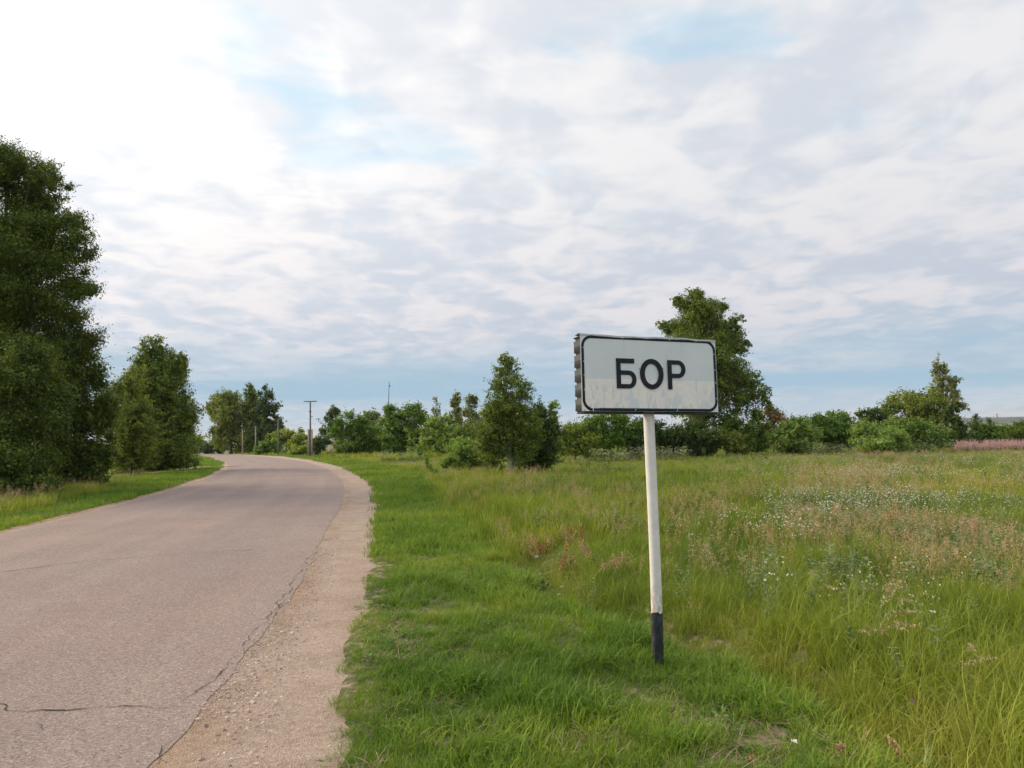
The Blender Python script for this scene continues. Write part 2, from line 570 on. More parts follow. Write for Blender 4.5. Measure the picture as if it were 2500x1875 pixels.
# cracks in the asphalt: narrow dark gaps with broken edges
m_crack = simple('dark_crack', (0.045, 0.038, 0.034), 1.0, 0.3, 40)


def road_z(x, y):
    u = np.clip((x - edge(L_E, y)) / (edge(R_E, y) - edge(L_E, y)), 0, 1)
    return base_z(x, y) + 0.05 * (1 - (2 * u - 1) ** 2)


def crack(pix, w, seed):
    r = np.random.default_rng(seed)
    P0 = np.array([at(*q)[:2] for q in pix])
    dens = []
    for a, c in zip(P0[:-1], P0[1:]):
        n = max(3, int(np.linalg.norm(c - a) / 0.022))
        dens += [a + (c - a) * t for t in np.linspace(0, 1, n, endpoint=False)]
    p = np.array(dens)
    t = np.gradient(p, axis=0)
    t /= np.linalg.norm(t, axis=1)[:, None] + 1e-9
    n = np.stack([-t[:, 1], t[:, 0]], 1)
    s = np.arange(len(p))
    off = (fbm(s * 0.13, s * 0, seed, 4) - 0.5) * 0.11 + (vnoise(s * 0.9, s * 0, seed + 7) - .5) * .012
    p = p + n * off[:, None]
    ww = w * (0.25 + 1.3 * vnoise(s * 0.16, s * 0 + 3, seed + 3) ** 1.6) * np.minimum(1, np.minimum(s, len(s) - 1 - s) / 8 + 0.1)
    a, c = p + n * ww[:, None] / 2, p - n * ww[:, None] / 2
    Vc = np.concatenate([np.c_[a, road_z(a[:, 0], a[:, 1]) + 0.0045], np.c_[c, road_z(c[:, 0], c[:, 1]) + 0.0045]])
    m = len(p)
    q = np.array([(i, i + 1, m + i + 1, m + i) for i in range(m - 1)])
    obj('crack', mesh_np('crack', Vc, q), m_crack, road)


crack([(-60, 1725), (0, 1735), (55, 1752), (110, 1748), (200, 1742), (300, 1731), (390, 1729), (440, 1722)], 0.0105, 1)
crack([(440, 1722), (490, 1692), (530, 1652), (560, 1625), (590, 1590), (625, 1545), (650, 1515), (690, 1462), (730, 1400), (765, 1345)], 0.0062, 11)
crack([(-40, 1415), (0, 1407), (110, 1393), (190, 1382), (280, 1374), (350, 1369), (450, 1361), (530, 1354), (600, 1348), (650, 1345)], 0.012, 2)
crack([(375, 1872), (392, 1840), (416, 1812), (428, 1790)], 0.008, 3)
crack([(470, 1271), (560, 1276), (660, 1274)], 0.008, 4)
crack([(390, 1729), (440, 1730), (480, 1724)], 0.009, 5)
crack([(756, 1334), (775, 1337)], 0.008, 6)
crack([(560, 1625), (600, 1612), (630, 1580)], 0.006, 7)
crack([(300, 1731), (318, 1752), (350, 1762)], 0.005, 8)
crack([(650, 1515), (668, 1505), (700, 1462)], 0.006, 9)
crack([(110, 1748), (100, 1775), (112, 1800)], 0.005, 10)

# ------------------------------------------------------------------ plants: instanced stuff
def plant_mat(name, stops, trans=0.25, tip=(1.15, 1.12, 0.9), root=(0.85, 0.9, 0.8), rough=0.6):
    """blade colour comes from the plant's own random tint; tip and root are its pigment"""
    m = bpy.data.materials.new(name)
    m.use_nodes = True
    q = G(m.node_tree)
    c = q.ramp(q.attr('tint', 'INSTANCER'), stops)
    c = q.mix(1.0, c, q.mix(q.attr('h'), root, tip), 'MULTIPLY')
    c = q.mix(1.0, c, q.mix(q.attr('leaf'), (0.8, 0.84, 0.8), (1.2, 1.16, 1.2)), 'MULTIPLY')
    b = q.new('ShaderNodeBsdfPrincipled')
    q.put(b.inputs['Base Color'], c)
    b.inputs['Roughness'].default_value = rough
    b.inputs['Specular IOR Level'].default_value = 0.25
    tr = q.new('ShaderNodeBsdfTranslucent')
    q.put(tr.inputs[0], q.mix(1.0, c, (1.15, 1.2, 0.6), 'MULTIPLY'))
    mx = q.new('ShaderNodeMixShader')
    mx.inputs[0].default_value = trans
    o = q.new('ShaderNodeOutputMaterial')
    q.l.new(b.outputs[0], mx.inputs[1])
    q.l.new(tr.outputs[0], mx.inputs[2])
    q.l.new(mx.outputs[0], o.inputs[0])
    return m


class Plant:
    """collects blades, leaves and stalks of one small plant with the attributes h (height) and leaf (random)"""
    def __init__(s, seed):
        s.r = np.random.default_rng(seed)
        s.v, s.f, s.h, s.lf, s.mi, s.n = [], [], [], [], [], 0

    def blade(s, p, az, length, width, lean, curl, seg=3, h0=0.0, h1=1.0, mi=0):
        r = s.r
        dirx = np.array([math.cos(az), math.sin(az), 0])
        side = np.array([-math.sin(az), math.cos(az), 0])
        pts = []
        q = np.array(p, float)
        ang = lean
        for k in range(seg + 1):
            pts.append(q.copy())
            st = length / seg
            q = q + st * (math.sin(ang) * dirx + np.array([0, 0, math.cos(ang)]))
            ang += curl / seg
        lf = r.random()
        vs = []
        for k, c in enumerate(pts):
            t = k / seg
            w = width * (1 - t ** 1.7) * 0.5 * (0.75 + 0.5 * min(1, 3 * t))
            tw = side * w
            if k == seg:
                vs.append(c)
            else:
                vs += [c - tw, c + tw]
        n0 = s.n
        s.v += vs
        s.h += [h0 + (h1 - h0) * (min(k // 2, seg) / seg) for k in range(len(vs))]
        s.lf += [lf] * len(vs)
        for k in range(seg - 1):
            s.f.append((n0 + 2 * k, n0 + 2 * k + 1, n0 + 2 * k + 3, n0 + 2 * k + 2)); s.mi.append(mi)
        s.f.append((n0 + 2 * seg - 2, n0 + 2 * seg - 1, n0 + 2 * seg, n0 + 2 * seg)); s.mi.append(mi)
        s.n += len(vs)
        return pts

    def leaf(s, c, nrm, tan, ln, wd, h=0.7, mi=0):
        c, nrm, tan = np.array(c, float), np.array(nrm, float), np.array(tan, float)
        nrm /= np.linalg.norm(nrm) + 1e-9
        tan = tan - nrm * (tan @ nrm)
        tan /= np.linalg.norm(tan) + 1e-9
        bb = np.cross(nrm, tan)
        n0 = s.n
        s.v += [c, c + tan * ln * .45 + bb * wd / 2, c + tan * ln, c + tan * ln * .45 - bb * wd / 2]
        s.f.append((n0, n0 + 1, n0 + 2, n0 + 3)); s.mi.append(mi)
        s.h += [h] * 4
        s.lf += [s.r.random()] * 4
        s.n += 4

    def blob(s, c, r0, h=1.0, mi=0, n=3):
        for k in range(n):
            a = s.r.normal(size=3)
            t = s.r.normal(size=3)
            t /= np.linalg.norm(t)
            s.leaf(np.array(c) - t * r0, a, t, 2 * r0, 1.7 * r0, h, mi)

    def build(s, name, mats):
        fq = np.array([f for f in s.f if f[2] != f[3]]).reshape(-1, 4)
        ft = np.array([f[:3] for f in s.f if f[2] == f[3]]).reshape(-1, 3)
        mi = [m for f, m in zip(s.f, s.mi) if f[2] != f[3]] + [m for f, m in zip(s.f, s.mi) if f[2] == f[3]]
        me = mesh_np(name, np.array(s.v), [fq, ft], {'h': ('POINT', s.h), 'leaf': ('POINT', s.lf)})
        for m in mats: me.materials.append(m)
        me.polygons.foreach_set('material_index', np.array(mi, np.int32))
        return me


def source(name, plants, mats):
    c = bpy.data.collections.new(name)
    for k, p in enumerate(plants):
        c.objects.link(bpy.data.objects.new('%s_%02d' % (name, k), p.build(name, mats)))
    return c


def scatter(name, coll, pts, scale, tint, seed=0, tilt=0.12):
    r = np.random.default_rng(seed)
    n = len(pts)
    me = bpy.data.meshes.new(name)
    me.vertices.add(n)
    me.vertices.foreach_set('co', np.asarray(pts, np.float32).ravel())
    rot = np.c_[r.normal(0, tilt, n), r.normal(0, tilt, n), r.uniform(0, 6.283, n)].astype(np.float32)
    a = me.attributes.new('rot', 'FLOAT_VECTOR', 'POINT'); a.data.foreach_set('vector', rot.ravel())
    a = me.attributes.new('scl', 'FLOAT', 'POINT'); a.data.foreach_set('value', np.broadcast_to(scale, (n,)).astype(np.float32))
    a = me.attributes.new('tint', 'FLOAT', 'POINT'); a.data.foreach_set('value', np.clip(np.broadcast_to(tint, (n,)), 0, 1).astype(np.float32))
    a = me.attributes.new('pick', 'INT', 'POINT'); a.data.foreach_set('value', r.integers(0, len(coll.objects), n).astype(np.int32))
    o = bpy.data.objects.new(name, me)
    COL.objects.link(o)
    ng = bpy.data.node_groups.new(name, 'GeometryNodeTree')
    ng.interface.new_socket('Geometry', in_out='INPUT', socket_type='NodeSocketGeometry')
    ng.interface.new_socket('Geometry', in_out='OUTPUT', socket_type='NodeSocketGeometry')
    N, L = ng.nodes, ng.links
    gi, go = N.new('NodeGroupInput'), N.new('NodeGroupOutput')
    inst = N.new('GeometryNodeInstanceOnPoints')
    ci = N.new('GeometryNodeCollectionInfo')
    ci.inputs[0].default_value = coll
    ci.inputs[1].default_value = True
    ci.inputs[2].default_value = True

    def named(t, nm):
        q = N.new('GeometryNodeInputNamedAttribute')
        q.data_type = t
        q.inputs[0].default_value = nm
        return q.outputs[0]
    L.new(gi.outputs[0], inst.inputs['Points'])
    L.new(ci.outputs[0], inst.inputs['Instance'])
    inst.inputs['Pick Instance'].default_value = True
    L.new(named('INT', 'pick'), inst.inputs['Instance Index'])
    L.new(named('FLOAT_VECTOR', 'rot'), inst.inputs['Rotation'])
    L.new(named('FLOAT', 'scl'), inst.inputs['Scale'])
    L.new(inst.outputs[0], go.inputs[0])
    md = o.modifiers.new('plants', 'NODES')
    md.node_group = ng
    return tag(o, kind='stuff')


def spread(rings, seed, fan=0.76, side=2.5):
    """random ground points inside the view (and a step to its side); rings: (y0, y1, per m2)"""
    r = np.random.default_rng(seed)
    out = []
    for y0, y1, dn in rings:
        hw = fan * y1 + side
        n = int((y1 - y0) * 2 * hw * dn)
        x, y = r.uniform(-hw, hw, n), r.uniform(y0, y1, n)
        k = np.abs(x) < fan * y + side
        out.append(np.c_[x[k], y[k]])
    p = np.concatenate(out)
    return p


def lift(p, dz=-0.012):
    return np.c_[p, ground_z(p[:, 0], p[:, 1]) + dz]


# --- source plants
def tuft(seed, n, hmin, hmax, w, rad, lean, curl, seg=3):
    p = Plant(seed)
    r = p.r
    for k in range(n):
        az = r.uniform(0, 6.283)
        rr = rad * math.sqrt(r.random())
        a2 = az + r.normal(0, 0.8)
        p.blade((rr * math.cos(az), rr * math.sin(az), 0), a2, r.uniform(hmin, hmax), w * r.uniform(0.7, 1.3), abs(r.normal(0, lean)), r.normal(curl, curl * 0.5), seg)
    return p


GREEN = [(0.0, (0.115, 0.210, 0.032)), (0.35, (0.200, 0.310, 0.042)), (0.65, (0.285, 0.365, 0.058)), (0.85, (0.360, 0.360, 0.090)), (1.0, (0.46, 0.37, 0.17))]
OLIVE = [(0.0, (0.135, 0.215, 0.035)), (0.3, (0.245, 0.310, 0.046)), (0.6, (0.310, 0.355, 0.058)), (0.85, (0.375, 0.375, 0.090)), (1.0, (0.46, 0.385, 0.17))]
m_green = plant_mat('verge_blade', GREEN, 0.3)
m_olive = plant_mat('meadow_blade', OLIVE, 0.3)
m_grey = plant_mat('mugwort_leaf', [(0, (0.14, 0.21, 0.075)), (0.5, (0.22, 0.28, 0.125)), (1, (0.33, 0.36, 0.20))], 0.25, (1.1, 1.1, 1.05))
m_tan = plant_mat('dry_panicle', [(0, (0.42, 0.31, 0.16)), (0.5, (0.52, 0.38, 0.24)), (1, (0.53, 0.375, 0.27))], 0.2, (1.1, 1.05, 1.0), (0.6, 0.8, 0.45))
m_white = plant_mat('white_petal', [(0, (0.70, 0.70, 0.66)), (1, (0.82, 0.80, 0.80))], 0.2, (1, 1, 1), (1, 1, 1))
m_pink = plant_mat('pink_petal', [(0, (0.66, 0.36, 0.48)), (0.5, (0.72, 0.46, 0.50)), (1, (0.76, 0.54, 0.50))], 0.25, (1, 1, 1), (1, 1, 1))
m_umbel = plant_mat('cream_umbel', [(0, (0.38, 0.44, 0.24)), (1, (0.55, 0.58, 0.38))], 0.2, (1, 1, 1), (1, 1, 1))
m_stem = plant_mat('green_stem', [(0, (0.10, 0.16, 0.04)), (1, (0.20, 0.20, 0.07))], 0.1)
m_dark = plant_mat('dark_herb', [(0, (0.035, 0.085, 0.025)), (0.6, (0.065, 0.13, 0.035)), (1, (0.10, 0.17, 0.05))], 0.25)
m_rust = plant_mat('rusty_seed', [(0, (0.38, 0.13, 0.06)), (1, (0.50, 0.23, 0.11))], 0.15, (1, 1, 1), (0.5, 0.9, 0.4))

src_short = source('short_tuft', [tuft(100 + k, 18, .025, .10, .0040, .05, 0.5, 0.9) for k in range(8)] + [tuft(120 + k, 12, .06, .17, .0048, .045, 0.45, 1.3) for k in range(3)], [m_green])
src_mid = source('mid_tuft', [tuft(200 + k, 15, .06, .17, .013, .11, 0.4, 0.8, 2) for k in range(6)], [m_green])
src_tall = source('tall_tuft', [tuft(300 + k, 27, .07, .32, .0037, .07, 0.42, 1.3) for k in range(6)] + [tuft(320 + k, 9, .25, .50, .0042, .08, 0.3, 1.3) for k in range(2)], [m_olive])
src_tallf = source('far_tuft', [tuft(400 + k, 18, .22, .50, .016, .20, 0.3, 0.8, 2) for k in range(6)], [m_olive])
src_vfar = source('distant_tuft', [tuft(450 + k, 16, .3, .62, .06, .5, 0.35, 0.7, 2) for k in range(5)], [m_olive])


def herb(seed, h, n, ln, wd, branches=3, mi=0):
    p = Plant(seed)
    r = p.r
    for bch in range(branches):
        az = r.uniform(0, 6.283)
        pts = p.blade((r.normal(0, .03), r.normal(0, .03), 0), az, h * r.uniform(.7, 1.05), .008, abs(r.normal(0, .18)), r.normal(0.2, .2), 3, mi=mi)
        pts = np.array(pts)
        for k in range(n):
            t = r.uniform(0.08, 1.0) ** 0.8
            c = np.array([np.interp(t * 3, range(4), pts[:, i]) for i in range(3)])
            a = r.uniform(0, 6.283)
            out = np.array([math.cos(a), math.sin(a), r.uniform(-.1, .8)])
            s_ = (1.15 - 0.7 * t)
            p.leaf(c, np.array([0, 0, 1.0]) + r.normal(0, .45, 3), out, ln * s_ * r.uniform(.7, 1.3), wd * s_, 0.3 + .7 * t, mi)
    return p


def panicle(seed, h, spread_, n, droop=0.9, qs=.012, stalks=3, mi=0, ms=0):
    p = Plant(seed)
    r = p.r
    for k in range(stalks):
        pts = np.array(p.blade((r.normal(0, .03), r.normal(0, .03), 0), r.uniform(0, 6.283), h * r.uniform(.75, 1.1), .0036, abs(r.normal(0, .12)), r.normal(droop, .25), 4, mi=ms))
        for j in range(n):
            t = r.uniform(0.66, 1.0)
            c = np.array([np.interp(t * 4, range(5), pts[:, i]) for i in range(3)])
            off = r.normal(0, spread_ * (1.1 - t) * 2 + .006, 3)
            dr = r.normal(0, 1, 3) + np.array([0, 0, -.3])
            p.leaf(c + off, r.normal(0, 1, 3), dr, qs * r.uniform(1.2, 2.4), qs * .55, 1.0, mi)
    return p


src_herb = source('mugwort', [herb(500 + k, .55, 22, .085, .028, 3) for k in range(5)], [m_grey])
src_dark = source('broad_herb', [herb(540 + k, .42, 16, .11, .055, 4) for k in range(4)], [m_dark])
src_tan = source('dry_grass', [panicle(560 + k, .58, .022, 26, .5, .013) for k in range(5)], [m_tan])


def flowers(seed, h, n, r0, mi=1):
    p = Plant(seed)
    r = p.r
    for k in range(n):
        pts = p.blade((r.normal(0, .10), r.normal(0, .10), 0), r.uniform(0, 6.283), h * r.uniform(.7, 1.1), .005, abs(r.normal(0, .15)), r.normal(0, .2), 2, mi=0)
        p.blob(pts[-1], r0 * r.uniform(.7, 1.4), 1.0, mi, 3)
    return p


src_flower = source('white_flowers', [flowers(600 + k, .50, 7, .0075) for k in range(5)], [m_stem, m_white])


def fireweed(seed):
    p = Plant(seed)
    r = p.r
    for k in range(4):
        pts = np.array(p.blade((r.normal(0, .12), r.normal(0, .12), 0), r.uniform(0, 6.283), r.uniform(.75, 1.15), .012, abs(r.normal(0, .1)), r.normal(0.1, .1), 3, mi=0))
        for j in range(26):
            t = r.uniform(.1, 1)
            c = np.array([np.interp(t * 3, range(4), pts[:, i]) for i in range(3)])
            a = r.uniform(0, 6.283)
            out = np.array([math.cos(a), math.sin(a), .35])
            if t > .52:
                p.leaf(c, r.normal(0, 1, 3), out, .075 * (1.35 - t), .06, 1, 1)
            else:
                p.leaf(c, (0, 0, 1) + r.normal(0, .4, 3), out, .10, .02, .5, 0)
    return p


src_fire = source('fireweed', [fireweed(640 + k) for k in range(4)], [m_stem, m_pink])


def umbel(seed):
    p = Plant(seed)
    r = p.r
    for k in range(4):
        pts = p.blade((r.normal(0, .14), r.normal(0, .14), 0), r.uniform(0, 6.283), r.uniform(.7, 1.15), .012, abs(r.normal(0, .15)), r.normal(0, .15), 3, mi=0)
        c0 = pts[-1]
        for j in range(14):
            a, rr = r.uniform(0, 6.283), .09 * math.sqrt(r.random())
            p.leaf(c0 + np.array([rr * math.cos(a), rr * math.sin(a), .02 - rr * .2]), np.array([0, 0, 1]) + r.normal(0, .5, 3), r.normal(0, 1, 3), .035, .03, 1, 1)
        for j in range(5):
            a = r.uniform(0, 6.283)
            p.leaf(np.array(pts[1]), (0, 0, 1) + r.normal(0, .4, 3), (math.cos(a), math.sin(a), .3), .2, .07, .4, 0)
    return p


src_umbel = source('umbels', [umbel(660 + k) for k in range(4)], [m_stem, m_umbel])

# --- where they grow
SIGN_XY = np.array([0.956, 4.984])


def zones(p):
    x, y = p[:, 0], p[:, 1]
    n = (fbm(x * 1.7, y * 1.7, 21, 4) - .5)
    tongue = (fbm(x * 5.5, y * 5.5, 29, 3) - .5) * 0.55
    right_edge = x - edge(G_E, y) + tongue * np.minimum(1, y / 6) * 0.7
    mead = x - edge(B_E, y) + n * np.interp(y, [3, 8, 20, 60], [.35, .5, 1.2, 3])
    left = edge(L_E, y) - 0.35 - x + tongue * .3
    wild = edge(BL_E, y) - x + n * np.interp(y, [3, 20, 60], [.5, 1.0, 2])
    off_track = seg_dist(x, y, TRACK) > 0.40
    far_left = (y > 48) & (left > 0)
    mown = ((right_edge > 0) & (mead < 0)) | ((left > 0.0) & ((wild < 0) | ((y > 37) & (seg_dist(x, y, TRACK) < 6)) | far_left) & off_track)
    tall = (mead >= 0) | ((wild >= 0) & off_track & ~((y > 37) & (seg_dist(x, y, TRACK) < 6)) & ~far_left)
    return mown, tall, right_edge, mead, wild


def bare(p):
    x, y = p[:, 0], p[:, 1]
    b_ = sstep(fbm(x * 2.1 + 4, y * 2.1, 33, 4), .54, .76) * .8
    for cx, cy, rr in ((.95, 3.95, .34), (1.30, 3.75, .30), (-.42, 3.75, .20), (.75, 4.35, .2), (1.1, 3.5, .25), (-.05, 4.1, .12), (-0.5, 4.4, .12)):
        b_ = np.maximum(b_, 1.1 * np.exp(-(((x - cx) / rr) ** 2 + ((y - cy) / (rr * .7)) ** 2)))
    return b_ * (1 - sstep(y, 7, 12))


p = spread([(2.2, 3.2, 650), (3.2, 4.5, 1400), (4.5, 6.5, 950), (6.5, 9.5, 520), (9.5, 13, 260)], 1)
mown, tall, re_, mead, wild = zones(p)
rnd = RNG.random(len(p))
keep = mown & (rnd > bare(p) * 0.86) & (rnd > .35 * (1 - sstep(re_, 0, .35)))
q = p[keep]
patch = fbm(q[:, 0] * 1.1, q[:, 1] * 1.1, 41, 3)
lush = fbm(q[:, 0] * 2.6 + 9, q[:, 1] * 2.6, 47, 2)
rk = re_[keep]
tint = .30 + (patch - .5) * 1.3 + RNG.normal(0, .17, len(q)) + .22 * np.exp(-(rk / .25) ** 2) + .2 * bare(q)
sc = (.55 + 1.05 * lush ** 1.4) * RNG.uniform(.7, 1.3, len(q)) * (0.55 + .45 * sstep(rk, 0, .5)) * (1.0 + .35 * np.exp(-(mead[keep] / .5) ** 2))
foot_r, foot_a = RNG.uniform(.045, .16, 46), RNG.uniform(0, 6.283, 46)
foot = np.c_[SIGN_XY[0] + foot_r * np.cos(foot_a), SIGN_XY[1] + foot_r * np.sin(foot_a)]
q, sc, tint = np.concatenate([q, foot]), np.concatenate([sc, RNG.uniform(.9, 1.5, 46)]), np.concatenate([tint, RNG.uniform(.1, .5, 46)])
scatter('verge_grass', src_short, lift(q), sc, tint, 2)


def thatch(seed):
    p_ = Plant(seed)
    for k in range(7):
        p_.blade((p_.r.normal(0, .04), p_.r.normal(0, .04), .012), p_.r.uniform(0, 6.283), p_.r.uniform(.05, .14), .0032, p_.r.uniform(1.15, 1.5), p_.r.normal(.1, .15), 2)
    return p_


def rosette(seed, n, ln, wd):
    p_ = Plant(seed)
    for k in range(n):
        a_ = p_.r.uniform(0, 6.283)
        out = np.array([math.cos(a_), math.sin(a_), p_.r.uniform(.05, .7)])
        st = np.array([p_.r.normal(0, .03), p_.r.normal(0, .03), p_.r.uniform(.02, .05)])
        p_.leaf(st, np.array([0, 0, 1.0]) + p_.r.normal(0, .3, 3), out, ln * p_.r.uniform(.6, 1.2), wd * p_.r.uniform(.7, 1.2), .7)
    return p_


m_thatch = plant_mat('dead_thatch', [(0, (0.30, 0.22, 0.12)), (0.6, (0.42, 0.32, 0.19)), (1, (0.52, 0.43, 0.28))], 0.1, (1, 1, 1), (.8, .8, .8))
m_clover = plant_mat('clover_leaf', [(0, (0.075, 0.165, 0.035)), (0.6, (0.135, 0.245, 0.055)), (1, (0.21, 0.30, 0.09))], 0.25, (1, 1, 1), (1, 1, 1))
src_thatch = source('thatch', [thatch(130 + k) for k in range(4)], [m_thatch])
src_ros = source('rosettes', [rosette(140 + k, 10, .085, .026) for k in range(3)] + [rosette(150 + k, 22, .030, .024) for k in range(3)], [m_clover])
p = spread([(2.2, 4.5, 150), (4.5, 8, 90), (8, 12, 30)], 31)
mown, tall, re_, mead, wild = zones(p)
q = p[mown & (RNG.random(len(p)) < .35 + .65 * bare(p))]
scatter('dead_thatch', src_thatch, lift(q, .0), RNG.uniform(.7, 1.3, len(q)), RNG.random(len(q)), 32)
p = spread([(2.2, 4.5, 60), (4.5, 8, 42), (8, 13, 20)], 33)
mown, tall, re_, mead, wild = zones(p)
q = p[mown & (RNG.random(len(p)) < sstep(fbm(p[:, 0] * 1.6, p[:, 1] * 1.6, 35, 3), .42, .62))]
scatter('verge_rosettes', src_ros, lift(q, .0), RNG.uniform(.4, .85, len(q)), RNG.random(len(q)), 34)

p = spread([(9.5, 15, 80), (15, 24, 55), (24, 36, 30), (36, 60, 10), (60, 125, 3.0)], 3)
mown, tall, re_, mead, wild = zones(p)
q = p[mown]
patch = fbm(q[:, 0] * .5, q[:, 1] * .5, 43, 3)
tint = .34 + (patch - .5) * 1.1 + RNG.normal(0, .12, len(q))
sc = RNG.uniform(.7, 1.25, len(q)) * np.interp(q[:, 1], [9, 20, 60, 120], [.85, 1.1, 1.6, 2.2])
scatter('verge_grass', src_mid, lift(q), sc, tint, 4)


def meadow_tint(q, s=0.14):
    x, y = q[:, 0], q[:, 1]
    k = np.interp(y, [3, 10, 40], [.9, .45, .16])
    return .44 + (fbm(x * k, y * k, 51, 4) - .5) * 1.5 + (vnoise(x * 3.1, y * 3.1, 52) - .5) * .35 + RNG.normal(0, s, len(q))


p = spread([(2.4, 4.5, 420), (4.5, 7, 330), (7, 11, 190)], 5)
mown, tall, re_, mead, wild = zones(p)
q = p[tall]
hgt = fbm(q[:, 0] * .9, q[:, 1] * .9, 55, 3)
young = sstep(mead[tall], -.1, .4) * .3 + .7
sc = (.30 + 1.35 * hgt ** 1.4) * young * RNG.uniform(.75, 1.25, len(q))
scatter('meadow_grass', src_tall, lift(q), sc, np.minimum(meadow_tint(q) - .06, .80), 6, .18)
p = spread([(10, 16, 60), (16, 26, 30), (26, 40, 13), (40, 62, 5)], 7)
mown, tall, re_, mead, wild = zones(p)
q = p[tall]
sc = (.5 + .8 * fbm(q[:, 0] * .35, q[:, 1] * .35, 57, 3)) * RNG.uniform(.75, 1.25, len(q)) * np.interp(q[:, 1], [10, 22, 36, 60], [.85, .72, .5, .7])
scatter('meadow_grass', src_tallf, lift(q), sc, meadow_tint(q), 8, .15)
p = spread([(60, 90, 1.2), (90, 140, .6)], 9)
mown, tall, re_, mead, wild = zones(p)
q = p[tall]
scatter('meadow_grass', src_vfar, lift(q), RNG.uniform(.7, 1.2, len(q)), meadow_tint(q), 10)

# mugwort, dry grasses and white flowers take over the right of the meadow
def patch_of(p, k, seed, lo, hi):
    return sstep(fbm(p[:, 0] * k, p[:, 1] * k, seed, 3), lo, hi)


def rightness(p):
    return sstep(p[:, 0] / p[:, 1], .18, .46) * sstep(p[:, 1], 4.5, 8)


p = spread([(4, 8, 24), (8, 14, 24), (14, 24, 15), (24, 44, 6)], 11)
mown, tall, re_, mead, wild = zones(p)
k = tall & (p[:, 0] > 0) & (RNG.random(len(p)) < patch_of(p, .30, 61, .44, .60) * (.12 + .88 * rightness(p)))
q = p[k]
scatter('meadow_herbs', src_herb, lift(q), RNG.uniform(.7, 1.25, len(q)) * np.interp(q[:, 1], [4, 20, 36, 44], [.75, .85, .6, .6]), .5 + RNG.normal(0, .25, len(q)), 12)

p = spread([(3.5, 8, 30), (8, 14, 32), (14, 24, 20), (24, 46, 7)], 13)
mown, tall, re_, mead, wild = zones(p)
left_wild = (wild > 0.0) & (wild < 3.0)
k = tall & (((p[:, 0] > -3) & (RNG.random(len(p)) < patch_of(p, .42, 67, .46, .64) * (.34 + .66 * rightness(p)))) | (left_wild & (RNG.random(len(p)) < .34)))
q = p[k]
scatter('dry_grass', src_tan, lift(q), RNG.uniform(.75, 1.2, len(q)) * np.interp(q[:, 1], [4, 20, 36, 44], [.8, .9, .65, .65]), .5 + (fbm(q[:, 0] * .4, q[:, 1] * .4, 68) - .5) * 2 + RNG.normal(0, .2, len(q)), 14)

p = spread([(5, 8, 14), (8, 14, 16), (14, 24, 11), (24, 36, 5)], 15)
mown, tall, re_, mead, wild = zones(p)
k = tall & (p[:, 0] > 1.5) & (RNG.random(len(p)) < patch_of(p, .55, 71, .47, .62) * rightness(p))
q = p[k]
scatter('white_meadow_flowers', src_flower, lift(q), RNG.uniform(.8, 1.15, len(q)) * np.interp(q[:, 1], [5, 20, 36], [.9, 1.0, .7]), RNG.random(len(q)), 16)

p = spread([(2.6, 8, 1.6), (8, 20, .9), (20, 40, .25)], 17)
mown, tall, re_, mead, wild = zones(p)
q = p[tall & (patch_of(p, .5, 73, .45, .6) > RNG.random(len(p)))]
scatter('dark_herbs', src_dark, lift(q), RNG.uniform(.5, 1.0, len(q)), RNG.random(len(q)), 18)


def strip_pts(px0, px1, Y0, Y1, n, seed):
    r = np.random.default_rng(seed)
    Yv = r.uniform(Y0, Y1, n)
    Xv = (r.uniform(px0, px1, n) - 1250) / F * Yv
    return np.c_[Xv, Yv]


q = strip_pts(2325, 2640, 38.5, 43, 620, 19)
scatter('pink_fireweed', src_fire, lift(q), RNG.uniform(.5, .8, len(q)), RNG.random(len(q)), 20)
q = np.concatenate([strip_pts(1440, 1680, 37, 40.5, 210, 21), strip_pts(1960, 2090, 38, 40, 60, 22), strip_pts(930, 1030, 48, 53, 70, 23), strip_pts(1470, 1620, 20, 32, 14, 24), strip_pts(2210, 2330, 39, 42, 50, 25)])
scatter('white_umbels', src_umbel, lift(q), RNG.uniform(.4, .75, len(q)), RNG.random(len(q)), 26)

# loose pebbles on the shoulder
m_peb, gg, b, o = mat('pebble')
gg.put(b.inputs['Base Color'], gg.ramp(gg.attr('tint', 'INSTANCER'), [(0, (0.27, 0.20, 0.16)), (0.3, (0.44, 0.33, 0.27)), (0.8, (0.55, 0.43, 0.37)), (1, (0.70, 0.62, 0.56))]))
b.inputs['Roughness'].default_value = 0.9
pc = bpy.data.collections.new('pebbles')
for k in range(4):
    bm = bmesh.new()
    bmesh.ops.create_icosphere(bm, subdivisions=1, radius=1)
    r = np.random.default_rng(70 + k)
    for v in bm.verts:
        v.co = Vector((v.co.x * 1.2, v.co.y * .9, v.co.z * .6)) * (1 + r.normal(0, .12))
    me = bpy.data.meshes.new('pebble')
    bm.to_mesh(me)
    bm.free()
    me.materials.append(m_peb)
    pc.objects.link(bpy.data.objects.new('pebble_%d' % k, me))
r = np.random.default_rng(77)
n = 30000
yy = 2.3 + 12 * r.random(n) ** 1.7
uu = r.random(n)
xx = edge(R_E, yy) - .2 + (edge(G_E, yy) + .12 - edge(R_E, yy)) * uu
dn = fbm(xx * 1.2, yy * .8, 79, 3)
k = (r.random(n) < sstep(dn, .36, .62) * .9 + .1)
xx, yy, uu = xx[k], yy[k], uu[k]
pz = base_z(xx, yy) - .004 - .02 * uu ** 3 + .001
sz = np.minimum(.0022 + .0028 * r.exponential(1, len(xx)), .016)
scatter('loose_gravel', pc, np.c_[xx, yy, pz], sz, r.random(len(xx)), 80, .4)

